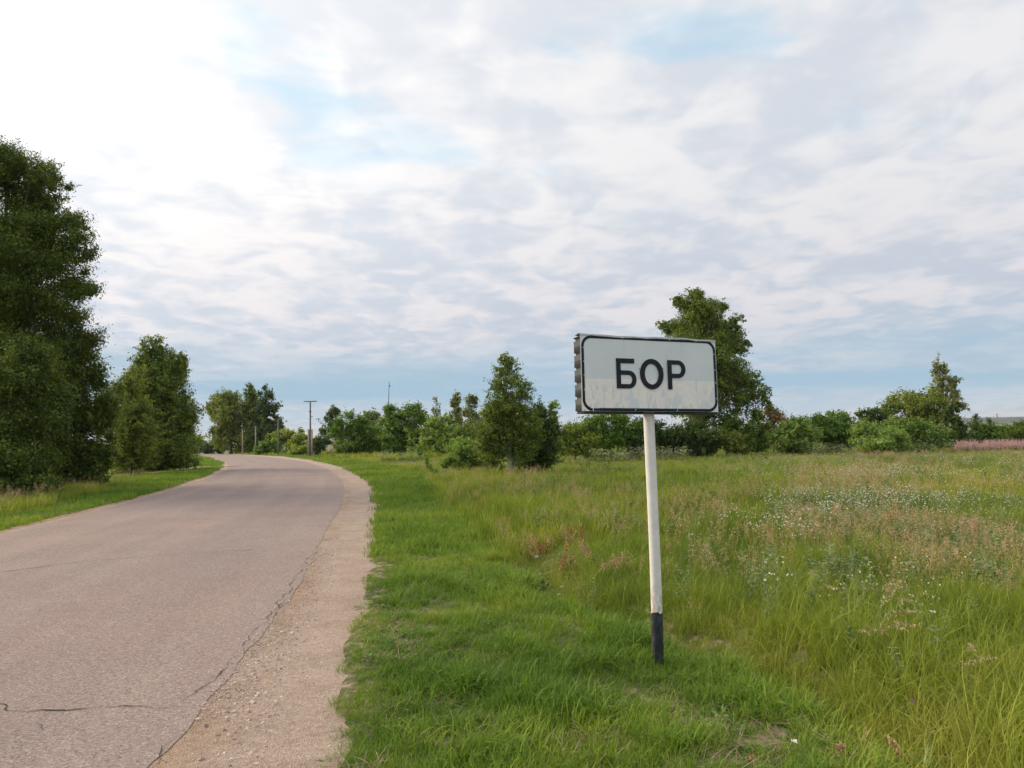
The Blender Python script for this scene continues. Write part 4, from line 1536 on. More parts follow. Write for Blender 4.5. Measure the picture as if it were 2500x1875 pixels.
def tree(name, label, cat, Y, base_px, lobes, leaf='green', dens=1.0, size=1.0, droop=0.0, gaps=0.25, trunk=('grey', .10), twigs=26, group=None, seed=0, lean=None, depth=1.0, wisp=0.0, trunk_top=None):
    """crown lobes are traced as (px, py, rx, ry) at distance Y and become ellipsoids of real depth there"""
    r = np.random.default_rng(9000 + seed)
    X0 = at(base_px, 1100, Y)[0]
    base = np.array([X0, Y, float(ground_z(X0, Y)) - .03])
    L3 = []
    for (lx, ly, rx, ry) in lobes:
        c = at(lx, ly, Y)
        k = Y / F
        L3.append((c, np.array([rx * k, max(rx, .7 * min(rx, ry)) * k * depth, ry * k])))
    span = max(np.ptp([c[0] for c, _ in L3]), .1)
    L3 = [(c + np.array([0, r.uniform(-.25, .25) * min(span, 6), 0]), R_) for c, R_ in L3]
    # break every lobe into flattened branch clumps with space between them
    fine_l = []
    for c, R_ in L3:
        if min(R_) < 9 * Y / 1736:
            fine_l.append((c, R_))
            continue
        ns = int(np.clip(6 + 5 * np.mean(R_) / (30 * Y / 1736), 7, 18))
        dd = r.normal(size=(ns, 3))
        dd /= np.linalg.norm(dd, axis=1)[:, None]
        for d1 in dd:
            k1 = r.uniform(.24, .46)
            c1 = c + d1 * R_ * r.uniform(.55, .92)
            fine_l.append((c1, R_ * k1 * np.array([1.15, 1.15, .72 if not droop else 1.0])))
        fine_l.append((c, R_ * .55))
    big_l, L3 = L3, fine_l
    root = empty(name, base, label, cat, group)
    ls = 2.15 * Y / 711 * size
    ls = max(ls, .045)
    C, T, Nn, Sz = [], [], [], []
    tips = []
    for (c, R_) in L3:
        area = math.pi * R_[0] * R_[2] + .6 * math.pi * R_[1] * R_[2]
        nleaf = int(dens * 3.6 * area / (ls * ls * .5))
        per_ = 16
        ncl = max(6, nleaf // per_)
        dirv = r.normal(size=(ncl, 3))
        dirv /= np.linalg.norm(dirv, axis=1)[:, None]
        rad = r.random(ncl) ** .42
        bumpy = .80 + .5 * vnoise(dirv[:, 0] * 2.2 + c[0] + 40, dirv[:, 2] * 2.2 + c[2] + dirv[:, 1] * 1.7 + 40, seed)
        pc_ = c + dirv * R_ * (rad * bumpy)[:, None]
        gapn = vnoise(pc_[:, 0] / (R_[0] * .42) + 31, pc_[:, 2] / (R_[2] * .36) + pc_[:, 1] / (R_[1] * .6) + 77, seed + 3)
        keep_ = gapn > gaps * .7
        pc_, dv = pc_[keep_], dirv[keep_]
        tips.append(pc_)
        m_ = len(pc_)
        if m_ == 0: continue
        sig = .16 * float(np.mean(R_)) + ls * .5
        # leaves sit along short sprays that point out and up (or hang, on weeping trees)
        ax = dv * np.array([1, 1, .8]) + r.normal(0, .35, (m_, 3)) + np.array([0, 0, .55 - 1.7 * droop])
        ax /= np.linalg.norm(ax, axis=1)[:, None] + 1e-9
        along = r.normal(0, 1, (m_, per_, 1))
        if droop:
            along = np.abs(along) * 1.3
        along = np.clip(along, -1.7, 1.9)
        off = np.clip(r.normal(0, 1, (m_, per_, 3)), -1.6, 1.6) * sig * .55 + ax[:, None, :] * along * sig * r.uniform(.7, 1.8, (m_, 1, 1)) * (1 + .8 * wisp)
        P_ = pc_[:, None] + off
        nrm = r.normal(0, .62, (m_, per_, 3)) + dv[:, None] * .75 + np.array([0, 0, .6])
        tn = r.normal(0, 1, (m_, per_, 3)) + np.array([0, 0, -1.4 * droop])
        tc = np.clip(.5 + .34 * r.normal(0, 1, (m_, 1)) + .2 * r.normal(0, 1, (m_, per_)), 0, 1)
        C.append(P_.reshape(-1, 3)); Nn.append(nrm.reshape(-1, 3)); T.append(tn.reshape(-1, 3)); Sz.append(tc.ravel())
    C, Nn, T, tc = np.concatenate(C), np.concatenate(Nn), np.concatenate(T), np.concatenate(Sz)
    ok = C[:, 2] > ground_z(C[:, 0], C[:, 1]) + .02
    C, Nn, T, tc = C[ok], Nn[ok], T[ok], tc[ok]
    Nn /= np.linalg.norm(Nn, axis=1)[:, None]
    T -= Nn * np.sum(T * Nn, 1)[:, None]
    T /= np.linalg.norm(T, axis=1)[:, None] + 1e-9
    Bn = np.cross(Nn, T)
    n_ = len(C)
    ln = ls * r.uniform(.7, 1.35, n_)[:, None]
    wd = ln * r.uniform(.48, .8, n_)[:, None]
    fold = Nn * wd * .18
    Vv = np.stack([C - T * ln / 2, C + Bn * wd / 2 + fold, C + T * ln / 2, C - Bn * wd / 2 + fold], 1).reshape(-1, 3) - base
    q_ = np.arange(n_ * 4).reshape(-1, 4)
    obj('crown', mesh_np('crown', Vv, q_, {'tint': ('FACE', tc)}), LEAF[leaf], root)
    # trunk, limbs and twigs
    mbk, tr = trunk
    mb_ = MB()
    tips = np.concatenate(tips)
    topz = max(c[2] + R_[2] * .55 for c, R_ in big_l)
    ti = int(np.argmax([c[2] + R_[2] for c, R_ in big_l]))
    tx, ty = (big_l[ti][0][0], big_l[ti][0][1]) if trunk_top is None else (at(trunk_top, 1000, Y)[0], Y)
    hh = topz - base[2]
    ts = np.linspace(0, 1, 9)
    pts_ = np.stack([base[0] + (tx - base[0]) * ts ** 1.3 + .03 * hh * .3 * np.sin(ts * 5 + seed), base[1] + (ty - base[1]) * ts ** 1.3, base[2] + hh * ts], 1)
    mb_.tube(pts_ - base, tr * (1 - .85 * ts), 8)
    nt = min(twigs, len(tips))
    for i in r.choice(len(tips), nt, replace=False):
        e = tips[i]
        t0 = np.clip((e[2] - base[2]) / hh * r.uniform(.45, .8), .08, .93)
        s0 = np.array([np.interp(t0, ts, pts_[:, j]) for j in range(3)])
        mid = (s0 + e) / 2 + np.array([0, 0, .10 * np.linalg.norm(e - s0)])
        w0 = tr * (1 - .85 * t0) * .5
        mb_.tube(np.array([s0, mid, e]) - base, [w0, w0 * .6, w0 * .2], 4, False)
    obj('trunk', mb_.mesh('trunk', True), BARK[mbk], root)
    return root


GT = 'trees along the left of the road'
tree('alder_tree', 'tallest dark tree at the left edge of the picture, beside the road', 'tree', 24, 20,
     [(5, 405, 75, 62), (92, 405, 48, 48), (132, 445, 30, 28), (50, 520, 85, 62), (150, 600, 75, 62), (196, 548, 32, 22), (228, 622, 30, 22), (60, 670, 150, 95), (196, 712, 48, 30), (30, 810, 150, 120), (120, 800, 66, 80), (20, 900, 150, 90), (90, 900, 90, 80), (40, 600, 90, 80), (25, 465, 70, 45), (100, 470, 45, 40), (120, 660, 60, 50), (70, 745, 125, 60), (150, 765, 55, 45), (-90, 480, 100, 120), (-130, 700, 150, 200)],
     'alder', .95, .92, 0, .40, ('grey', .16), 90, GT, 1, wisp=.5)
tree('alder_tree', 'broad dark bushy tree filling the lower left corner of the trees', 'tree', 21.5, 30,
     [(-20, 1000, 130, 150), (80, 950, 95, 120), (50, 1095, 110, 85), (-120, 1050, 120, 150), (20, 1150, 100, 50), (40, 1185, 110, 32), (-90, 1180, 90, 40)], 'alder', 1.0, 1.2, 0, .22, ('grey', .10), 40, GT, 2)
tree('alder_tree', 'dark bushy tree just right of the tallest one, leaning towards the birch', 'tree', 25.5, 190,
     [(185, 930, 62, 85), (215, 862, 26, 30), (232, 930, 20, 24), (165, 1030, 85, 95), (238, 1035, 45, 80), (150, 1115, 85, 55), (235, 1110, 48, 42), (170, 1155, 85, 36), (235, 1150, 40, 32)], 'alder', 1.0, 1.15, 0, .25, ('grey', .09), 40, GT, 3, wisp=.4)
tree('young_tree', 'thin see-through young tree between the dark trees and the birch', 'tree', 33, 262,
     [(258, 955, 26, 22), (285, 985, 28, 40), (262, 1040, 36, 60), (290, 950, 14, 20)], 'birch', .45, .9, .2, .38, ('grey', .05), 30, GT, 4)
tree('birch_tree', 'tall rounded birch standing alone at the left roadside', 'tree', 40, 378,
     [(382, 848, 30, 26), (365, 905, 42, 45), (418, 905, 38, 45), (340, 900, 22, 30), (385, 980, 72, 60), (438, 985, 36, 50), (385, 1060, 80, 60), (452, 1045, 30, 50), (420, 1095, 52, 36), (455, 885, 12, 22), (395, 1120, 58, 32), (350, 1120, 36, 32), (390, 900, 48, 46), (400, 960, 60, 50), (412, 1015, 62, 60)],
     'birch', 1.0, .95, .5, .34, ('grey', .17), 60, GT, 5)
tree('aspen_tree', 'yellowish bushy tree hugging the left side of the tall birch', 'tree', 36, 322,
     [(322, 950, 30, 45), (312, 1020, 45, 60), (310, 1090, 48, 45), (345, 1070, 40, 50), (312, 1128, 46, 28)], 'olive', 1.0, 1.0, .1, .24, ('grey', .06), 26, GT, 6)

GH = 'hedge bushes where the road disappears'
tree('hedge_bush', 'yellow topped bush at the end of the road beside the birch', 'bush', 150, 478, [(470, 1088, 26, 18), (482, 1076, 14, 10)], 'bright', 1, 1, 0, .15, ('grey', .1), 8, GH, 7)
tree('hedge_bush', 'low dark bush closing the far end of the road', 'bush', 146, 515, [(500, 1095, 34, 14), (528, 1092, 20, 14)], 'dark', 1.2, 1, 0, .1, ('grey', .1), 8, GH, 8)
tree('hedge_bush', 'bluish far bush at the foot of the big tree group', 'bush', 158, 545, [(545, 1080, 18, 24), (532, 1072, 10, 10)], 'green', 1, 1, 0, .15, ('grey', .1), 8, GH, 9)

GF = 'tall trees at the far bend'
tree('lime_tree', 'widest round tree of the far group at the bend, its left one', 'tree', 126, 565, [(563, 975, 32, 26), (540, 1005, 30, 32), (575, 1010, 45, 45), (545, 1055, 32, 40), (585, 1065, 40, 38), (515, 1010, 10, 26)], 'olive', 1.15, 1, .2, .16, ('grey', .3), 20, GF, 10)
tree('birch_tree', 'middle tree of the far group at the bend, with a thin tip', 'tree', 124, 612, [(613, 960, 12, 18), (618, 985, 20, 24), (608, 1015, 26, 34), (618, 1060, 30, 42)], 'birch', 1.05, 1, .3, .18, ('grey', .22), 20, GF, 11)
tree('birch_tree', 'right tree of the far group at the bend, with the darkest side', 'tree', 122, 652, [(650, 964, 15, 20), (652, 992, 24, 24), (662, 1022, 20, 28), (645, 1040, 32, 40), (650, 1080, 32, 28)], 'dark', 1.2, 1, .3, .16, ('grey', .22), 20, GF, 12)

GS = 'garden shrubs behind the poles'
tree('garden_shrub', 'light green shrub rising right of the street lamp', 'shrub', 108, 700, [(695, 1062, 20, 16), (672, 1070, 20, 18), (712, 1066, 18, 16), (700, 1085, 24, 22)], 'bright', 1.1, 1, 0, .15, ('grey', .1), 10, GS, 13)
tree('garden_shrub', 'low green shrub at the left end of the roadside garden', 'shrub', 106, 640, [(640, 1092, 26, 14), (665, 1088, 24, 20)], 'green', 1.1, 1, 0, .15, ('grey', .1), 10, GS, 14)
tree('garden_shrub', 'yellow green shrub directly behind the utility pole', 'shrub', 92, 735, [(728, 1065, 18, 16), (740, 1085, 22, 22), (722, 1090, 20, 18)], 'bright', 1.1, 1, 0, .15, ('grey', .1), 10, GS, 15)
tree('garden_shrub', 'low bright shrub in front, left of the utility pole', 'shrub', 88, 725, [(722, 1102, 20, 10), (740, 1102, 14, 10)], 'bright', 1.1, 1, 0, .1, ('grey', .06), 8, GS, 16)
tree('garden_shrub', 'round very dark bush right of the utility pole', 'shrub', 82, 783, [(783, 1090, 24, 22), (775, 1084, 16, 18)], 'dark', 1.4, 1, 0, .05, ('grey', .08), 8, GS, 17)
tree('garden_shrub', 'small dark bush at the corner of the beige house', 'shrub', 80, 806, [(806, 1112, 14, 7)], 'dark', 1.3, 1, 0, .05, ('grey', .05), 6, GS, 18)

GM = 'mixed trees behind the meadow, left of the young birch'
tree('spruce_tree', 'narrow dark tree peeking out above the beige house', 'tree', 98, 815, [(815, 1008, 13, 12), (812, 1028, 20, 18), (808, 1055, 24, 24)], 'dark', 1, 1, .1, .2, ('grey', .12), 12, GM, 19)
tree('maple_tree', 'broad round dark green tree hiding most of the beige house', 'tree', 76, 865, [(862, 1035, 40, 26), (832, 1050, 28, 32), (890, 1050, 38, 30), (860, 1080, 45, 35), (905, 1085, 32, 32), (845, 1100, 30, 22)], 'green', 1.1, 1, 0, .18, ('grey', .18), 26, GM, 20)
tree('willow_tree', 'greyish round treetop behind the mast, between two darker trees', 'tree', 112, 912, [(912, 1012, 18, 13), (910, 1032, 28, 22), (900, 1060, 30, 30)], 'grey', 1, 1, 0, .2, ('grey', .12), 12, GM, 21)
tree('maple_tree', 'wide dark tree to the right of the mast', 'tree', 74, 975, [(955, 1005, 20, 16), (995, 1003, 34, 18), (1030, 1015, 24, 18), (960, 1040, 42, 36), (1010, 1045, 46, 38), (970, 1085, 50, 34), (1025, 1085, 36, 34)], 'green', 1.15, 1, 0, .16, ('grey', .18), 30, GM, 22)
tree('aspen_tree', 'nearly bare slender tree poking up thinly above the hedge', 'tree', 68, 1064, [(1064, 978, 4, 18), (1056, 1002, 5, 10), (1072, 1002, 5, 10), (1064, 1010, 7, 14)], 'grey', .55, .8, 0, .3, ('grey', .06), 22, GM, 23)
tree('aspen_tree', 'pale green bushy aspen left of the two poplar tips', 'tree', 66, 1066, [(1062, 1040, 22, 28), (1055, 1075, 22, 34), (1082, 1060, 20, 40)], 'willow', 1.0, 1, .1, .2, ('grey', .06), 14, GM, 24)
tree('poplar_tree', 'left one of two grey green poplar tips beside the young birch', 'tree', 72, 1112, [(1112, 972, 11, 15), (1113, 995, 14, 22), (1110, 1035, 22, 40)], 'grey', 1.0, 1, 0, .2, ('grey', .08), 14, GM, 25)
tree('poplar_tree', 'right one of two grey green poplar tips beside the young birch', 'tree', 70, 1150, [(1150, 976, 14, 16), (1148, 1005, 18, 26), (1150, 1045, 26, 45)], 'grey', 1.0, 1, 0, .2, ('grey', .08), 14, GM, 26)
tree('willow_tree', 'dull green tree mass seen between the poplars and the young birch', 'tree', 62, 1195, [(1195, 1025, 32, 34), (1185, 1060, 40, 40), (1130, 1075, 40, 40)], 'birch', 1.1, 1, 0, .16, ('grey', .1), 18, GM, 27)
GB = 'bushes in front of the mixed trees'
tree('hedge_bush', 'low dark bush filling the gap between the two wide dark trees', 'bush', 79, 925, [(925, 1070, 34, 30), (945, 1090, 36, 24), (900, 1095, 34, 20)], 'green', 1.2, 1, 0, .1, ('grey', .06), 14, GB, 60)
tree('hedge_bush', 'dull green bush at the foot of the two poplar tips', 'bush', 65, 1105, [(1105, 1070, 40, 34), (1075, 1090, 30, 24), (1135, 1085, 34, 30)], 'green', 1.2, 1, 0, .1, ('grey', .06), 14, GB, 61)
tree('hedge_bush', 'low bush in the gap right of the dark bush by the young birch', 'bush', 52, 1368, [(1368, 1075, 34, 26), (1345, 1090, 28, 22)], 'birch', 1.2, 1, 0, .1, ('grey', .06), 12, GB, 62)
tree('willow_bush', 'round grey green willow bush left of the young birch', 'bush', 33, 1140, [(1128, 1092, 48, 22), (1165, 1100, 48, 30), (1130, 1118, 48, 24), (1180, 1125, 40, 24)], 'willow', 1.0, 1, 0, .16, ('grey', .05), 20, GB, 28)
tree('willow_bush', 'small round bush at the left foot of the willow bush', 'bush', 32, 1090, [(1090, 1125, 20, 18)], 'green', 1.1, 1, 0, .12, ('grey', .03), 10, GB, 29)
tree('sapling', 'thin dark sapling standing alone left of the willow bush', 'sapling', 31, 1043, [(1042, 1118, 6, 14), (1044, 1135, 8, 10)], 'green', .9, .9, 0, .15, ('grey', .02), 8, GB, 30)
tree('sapling', 'pale leafy sapling at the foot of the wide dark tree, left one', 'sapling', 56, 1004, [(1004, 1075, 5, 14), (1004, 1095, 9, 14)], 'willow', 1, .9, 0, .15, ('grey', .03), 6, GB, 31)
tree('sapling', 'pale leafy sapling at the foot of the wide dark tree, right one', 'sapling', 55, 1024, [(1024, 1085, 6, 14), (1024, 1100, 9, 10)], 'willow', 1, .9, 0, .15, ('grey', .03), 6, GB, 32)

tree('birch_tree', 'young birch with a white trunk standing alone in the meadow', 'tree', 26.2, 1246,
     [(1236, 878, 16, 20), (1240, 920, 34, 36), (1216, 955, 28, 24), (1265, 955, 28, 28), (1240, 990, 50, 34), (1208, 1030, 32, 34), (1275, 1010, 36, 30), (1240, 1048, 50, 34), (1200, 1085, 28, 32), (1282, 1070, 34, 40), (1206, 1118, 30, 26), (1180, 1070, 26, 30), (1278, 1112, 30, 26), (1266, 1072, 46, 36), (1292, 1035, 32, 32), (1205, 1000, 26, 26)],
     'birch', .85, .85, .25, .28, ('birch', .055), 45, None, 33, wisp=.35, trunk_top=1238)
tree('alder_bush', 'dark bush joined to the right side of the young birch', 'bush', 27.4, 1318, [(1312, 1005, 30, 24), (1330, 1045, 32, 45), (1318, 1085, 42, 45), (1300, 1125, 44, 30), (1335, 1125, 28, 26)], 'dark', 1.0, .9, .1, .2, ('grey', .05), 36, None, 34, wisp=.3)
tree('aspen_tree', 'slim pale aspen between the young birch and the sign', 'tree', 42, 1352, [(1352, 1003, 10, 20), (1350, 1035, 18, 28), (1352, 1075, 22, 35)], 'willow', .8, .9, .1, .25, ('grey', .05), 18, None, 35)

GK = 'dense bushes behind the sign'
tree('lilac_bush', 'bright green bush left below the sign', 'bush', 42, 1405, [(1400, 1055, 34, 34), (1385, 1090, 30, 30), (1430, 1085, 40, 36)], 'bright', 1.1, 1, 0, .14, ('grey', .06), 18, GK, 36)
tree('lilac_bush', 'deep green bush directly behind the left half of the sign', 'bush', 43, 1470, [(1455, 1040, 48, 36), (1510, 1045, 48, 36), (1480, 1085, 58, 38)], 'green', 1.15, 1, 0, .14, ('grey', .06), 18, GK, 37)
tree('lilac_bush', 'dark bush behind the post at the edge of the meadow', 'bush', 43.5, 1580, [(1560, 1055, 48, 42), (1605, 1065, 46, 44), (1570, 1095, 50, 28)], 'dark', 1.15, 1, 0, .14, ('grey', .06), 18, GK, 38)
tree('lilac_bush', 'dark bush under the left half of the big weeping birch', 'bush', 44, 1680, [(1650, 1075, 48, 40), (1705, 1072, 52, 42), (1680, 1100, 60, 24)], 'dark', 1.15, 1, 0, .14, ('grey', .06), 18, GK, 39)
tree('lilac_bush', 'yellowish green bush low at the foot of the big weeping birch', 'bush', 43.5, 1775, [(1770, 1072, 38, 20), (1800, 1085, 30, 26)], 'olive', 1.1, 1, 0, .14, ('grey', .06), 14, GK, 40)
tree('lilac_bush', 'dark green bush right under the big weeping birch', 'bush', 45, 1815, [(1790, 1045, 46, 34), (1838, 1050, 34, 44), (1820, 1090, 48, 30)], 'green', 1.15, 1, 0, .14, ('grey', .06), 18, GK, 41)
tree('weeping_birch', 'big weeping birch towering behind the sign', 'tree', 46.5, 1700,
     [(1692, 716, 20, 18), (1690, 745, 36, 30), (1655, 735, 12, 12), (1685, 790, 52, 36), (1632, 795, 26, 20), (1770, 735, 22, 14), (1752, 762, 26, 22), (1740, 800, 44, 34), (1795, 790, 18, 22), (1812, 838, 24, 26), (1770, 850, 36, 36), (1690, 850, 60, 50), (1740, 910, 60, 48), (1795, 920, 40, 34), (1838, 932, 30, 22), (1848, 968, 20, 30), (1800, 975, 40, 36), (1690, 950, 66, 60), (1740, 1000, 70, 40), (1830, 1005, 14, 24), (1765, 825, 46, 44), (1740, 870, 60, 50), (1710, 905, 70, 56), (1715, 770, 40, 40)],
     'birch', 1.0, .9, .9, .26, ('birch', .20), 90, None, 42, wisp=.3, trunk_top=1700)
tree('dead_bush', 'brown half dead bush right of the weeping birch', 'bush', 49, 1890, [(1885, 1020, 30, 22), (1915, 1040, 32, 28), (1880, 1060, 36, 34), (1874, 1000, 16, 14)], 'brown', .75, .8, 0, .25, ('grey', .05), 60, None, 43, wisp=.4)

GW = 'willow bushes at the right end of the meadow'
tree('willow_bush', 'dark fronted willow bush farthest left of the row, next to the brown bush', 'bush', 43, 1935, [(1960, 1045, 36, 24), (1925, 1075, 46, 30), (1975, 1080, 42, 34), (1940, 1098, 42, 22), (1952, 1052, 46, 36)], 'willow', 1.1, 1, 0, .16, ('grey', .05), 20, GW, 44)
tree('willow_bush', 'willow bush with a wide flat top in the middle of the row', 'bush', 46, 2030, [(2010, 1028, 34, 20), (2050, 1026, 34, 22), (2000, 1055, 44, 30), (2055, 1060, 44, 32), (2030, 1088, 50, 28), (2028, 1042, 60, 36)], 'green', 1.1, 1, 0, .16, ('grey', .05), 20, GW, 45)
tree('willow_bush', 'dark blue green bush standing behind the lighter willows', 'bush', 51, 2130, [(2115, 1015, 22, 14), (2148, 1014, 24, 16), (2130, 1040, 38, 26), (2140, 1070, 40, 30)], 'dark', 1.2, 1, 0, .14, ('grey', .05), 16, GW, 46)
tree('willow_bush', 'light olive willow bush bulging forward in front of the row', 'bush', 39.5, 2145, [(2125, 1052, 36, 20), (2170, 1060, 34, 20), (2120, 1082, 44, 28), (2180, 1085, 46, 26), (2210, 1098, 30, 16), (2145, 1098, 44, 18), (2150, 1068, 58, 36)], 'willow', 1.1, 1, 0, .15, ('grey', .05), 20, GW, 47)
tree('willow_bush', 'pale willow bush sloping down at the right end of the row', 'bush', 43, 2230, [(2190, 1038, 30, 16), (2225, 1045, 36, 20), (2265, 1060, 36, 22), (2230, 1072, 44, 26), (2285, 1080, 28, 18), (2240, 1054, 48, 30)], 'willow', 1.1, 1, 0, .15, ('grey', .05), 20, GW, 48)
tree('goat_willow', 'spreading olive tree with a flat crown at the right', 'tree', 53, 2270, [(2165, 1000, 24, 16), (2195, 985, 32, 20), (2235, 972, 38, 20), (2280, 966, 32, 20), (2225, 1000, 44, 24), (2270, 1000, 44, 30), (2280, 1030, 40, 24), (2220, 1030, 50, 22), (2170, 1022, 30, 18)], 'olive', .95, 1, 0, .24, ('pale', .10), 30, None, 49, wisp=.3, trunk_top=2290)
tree('aspen_tree', 'slender greyish aspen with thin foliage, tallest at the right', 'tree', 55, 2312, [(2288, 882, 7, 14), (2284, 905, 12, 16), (2298, 905, 9, 16), (2288, 932, 16, 18), (2318, 930, 18, 14), (2300, 955, 24, 16), (2332, 950, 10, 18), (2322, 975, 22, 18), (2338, 985, 14, 18), (2352, 990, 8, 14)], 'grey', .34, .8, .1, .4, ('grey', .09), 70, None, 50)
tree('spruce_tree', 'dark pointed evergreen below the thin aspen', 'tree', 49, 2335, [(2330, 1005, 14, 16), (2330, 1028, 24, 20), (2338, 1052, 34, 26), (2330, 1076, 44, 22), (2375, 1075, 26, 20)], 'dark', 1.2, 1, 0, .1, ('grey', .12), 20, None, 51)
GR = 'hedge bushes at the right edge'
tree('hedge_bush', 'dark hedge bush right of the evergreen', 'bush', 52, 2405, [(2395, 1050, 30, 18), (2430, 1058, 26, 20), (2405, 1075, 42, 22)], 'green', 1.2, 1, 0, .12, ('grey', .05), 14, GR, 52)
tree('hedge_bush', 'yellowish hedge bush at the right edge of the picture', 'bush', 53, 2480, [(2485, 1045, 28, 16), (2465, 1062, 30, 20), (2500, 1065, 34, 24), (2475, 1082, 40, 18), (2540, 1050, 34, 30), (2600, 1060, 40, 30)], 'olive', 1.2, 1, 0, .12, ('grey', .05), 14, GR, 53)
GC = 'tiny far trees on the plain'
tree('far_tree', 'tiny dark conifer far away right of the evergreen', 'tree', 230, 2383, [(2383, 1016, 4, 6), (2383, 1026, 6, 10)], 'dark', 1.2, .8, 0, 0, ('grey', .1), 4, GC, 54)
tree('far_tree', 'tiny dark tree on the far plain near the right edge', 'tree', 240, 2413, [(2413, 1026, 5, 7), (2413, 1036, 6, 8)], 'dark', 1.2, .8, 0, 0, ('grey', .1), 4, GC, 55)

# ------------------------------------------------------------------ poles, lamp, mast and house
m_wood = simple('weathered_pole_wood', (0.20, 0.175, 0.145), 0.9, 0.3, 12)
m_conc = simple('pole_concrete', (0.36, 0.30, 0.24), 0.9, 0.2, 8)
m_iron = simple('dark_iron', (0.10, 0.10, 0.11), 0.6, 0.2, 8)
m_lamp = simple('lamp_white', (0.72, 0.73, 0.74), 0.4, 0.08, 8)


def ptz(px_, py_, Y_):
    return at(px_, py_, Y_)


def pole(name, label, px_, Y_, top, wtop, wbot, m, cat='utility pole', group='poles along the road', lean_px=0.0):
    x_ = at(px_, 1105, Y_)[0]
    z0 = float(base_z(x_, Y_))
    root = empty(name, (x_, Y_, z0), label, cat, group)
    t_ = at(px_ + lean_px, top, Y_)
    b_ = MB()
    b_.tube([(0, 0, -.3), (t_[0] - x_, 0, t_[2] - z0)], [wbot / 2, wtop / 2], 10)
    obj('shaft', b_.mesh('shaft', True), m, root)
    return root, np.array([x_, Y_, z0]), t_ - np.array([x_, Y_, z0])


root, B0, T0 = pole('utility_pole', 'tall brown utility pole with a long crossbar and a doubled foot', 757.5, 80, 979, .17, .22, m_wood)
mb = MB()
mb.box((0, 0, T0[2] - .05), (1.45, .10, .09))
obj('crossarm', mb.mesh('crossarm'), m_iron, root)
mi_ = MB()
a_ = np.linspace(0, 6.283, 6, endpoint=False)
mi_.tube([(0, 0, 0), (0, 0, .06), (0, 0, .13)], [.03, .05, .03], 6)
im = mi_.mesh('insulator', True)
im.materials.append(m_lamp)
for dx in (-.66, -.36, .36, .66):
    i_ = obj('insulator', im, None, root)
    i_.location = (dx, 0, T0[2] - .005)
stub_h = at(757, 1048, 80)[2] - B0[2]
for s_ in (-1, 1):
    mb = MB()
    mb.box((s_ * .185, 0, stub_h / 2 - .15), (.15, .18, stub_h + .3))
    obj('stub', mb.mesh('stub'), m_conc, root)
for zz_ in (1.02, 1.10):
    pass
mb = MB()
mb.box((0.14, 0, at(757, 1017, 80)[2] - B0[2]), (.30, .08, .07))
obj('bracket', mb.mesh('bracket'), m_iron, root)
mb = MB()
mb.box((0, 0, at(757, 1005, 80)[2] - B0[2]), (.24, .24, .10))
obj('bracket', mb.mesh('bracket'), m_iron, root)

root, B0, T0 = pole('street_lamp', 'street lamp on a thin pole with a white head on an arm', 679, 96, 1024, .17, .24, m_wood, 'street lamp', None)
hd = at(655, 1020, 96) - B0
nd_ = at(669, 1025, 96) - B0
mb = MB()
mb.tube([(0, 0, T0[2] - .5), (-.2, 0, T0[2] - .15), (nd_[0], 0, nd_[2])], [.04, .04, .035], 6)
obj('arm', mb.mesh('arm', True), m_iron, root)
mb = MB()
mb.tube([(nd_[0] + .05, 0, nd_[2] - .02), (nd_[0] - .15, 0, nd_[2] + .04), (hd[0] + .35, 0, hd[2] - .02), (hd[0] + .05, 0, hd[2] + .05), (hd[0] - .05, 0, hd[2] + .05)], [.05, .12, .17, .13, .04], 10)
obj('lamp_head', mb.mesh('lamp_head', True), m_lamp, root)
mb = MB()
mb.box((0, 0, at(679, 1036.5, 96)[2] - B0[2]), (.85, .09, .08))
obj('crossarm', mb.mesh('crossarm'), m_iron, root)

root, B0, T0 = pole('utility_pole', 'pale pole in front of the right tree of the far group', 624, 106, 1040, .15, .20, m_conc)
mb = MB()
mb.box((0, 0, T0[2] - .1), (.8, .09, .08))
obj('crossarm', mb.mesh('crossarm'), m_iron, root)
root, B0, T0 = pole('utility_pole', 'pale pole at the road edge in front of the middle far tree', 592, 113, 1048, .15, .20, m_conc)
mb = MB()
mb.box((0, 0, T0[2] - .1), (.8, .09, .08))
obj('crossarm', mb.mesh('crossarm'), m_iron, root)

root, B0, T0 = pole('antenna_mast', 'slim antenna mast leaning above the trees', 945.5, 84, 931, .05, .22, m_iron, 'mast', None, 4.5)
up = lambda px_, py_: at(px_, py_, 84) - B0
mb = MB()
p1 = up(946.5, 1030)
p2 = up(947.6, 993)
mb.tube([(p1[0] - (p2[0] - p1[0]) * 2, 0, p1[2] - (p2[2] - p1[2]) * 2), (p1[0], 0, p1[2]), (p2[0], 0, p2[2])], [.16, .13, .10], 8)
obj('pedestal', mb.mesh('pedestal', True), m_conc, root)
mb = MB()
q1 = up(951.5, 943)
mb.box((q1[0], 0, q1[2]), (.16, .1, .10))
mb.tube([(q1[0] - .04, 0, q1[2]), (q1[0] + .14, 0, q1[2] + .06)], .025, 5)
mb.tube([(q1[0], 0, q1[2]), (q1[0] - .08, 0, q1[2] + .22), (q1[0] - .03, 0, q1[2] + .45)], .02, 5)
obj('antenna', mb.mesh('antenna'), m_iron, root)
mb = MB()
q1 = up(947.8, 987)
mb.box((q1[0], 0, q1[2]), (.17, .17, .16))
obj('collar', mb.mesh('collar'), m_iron, root)

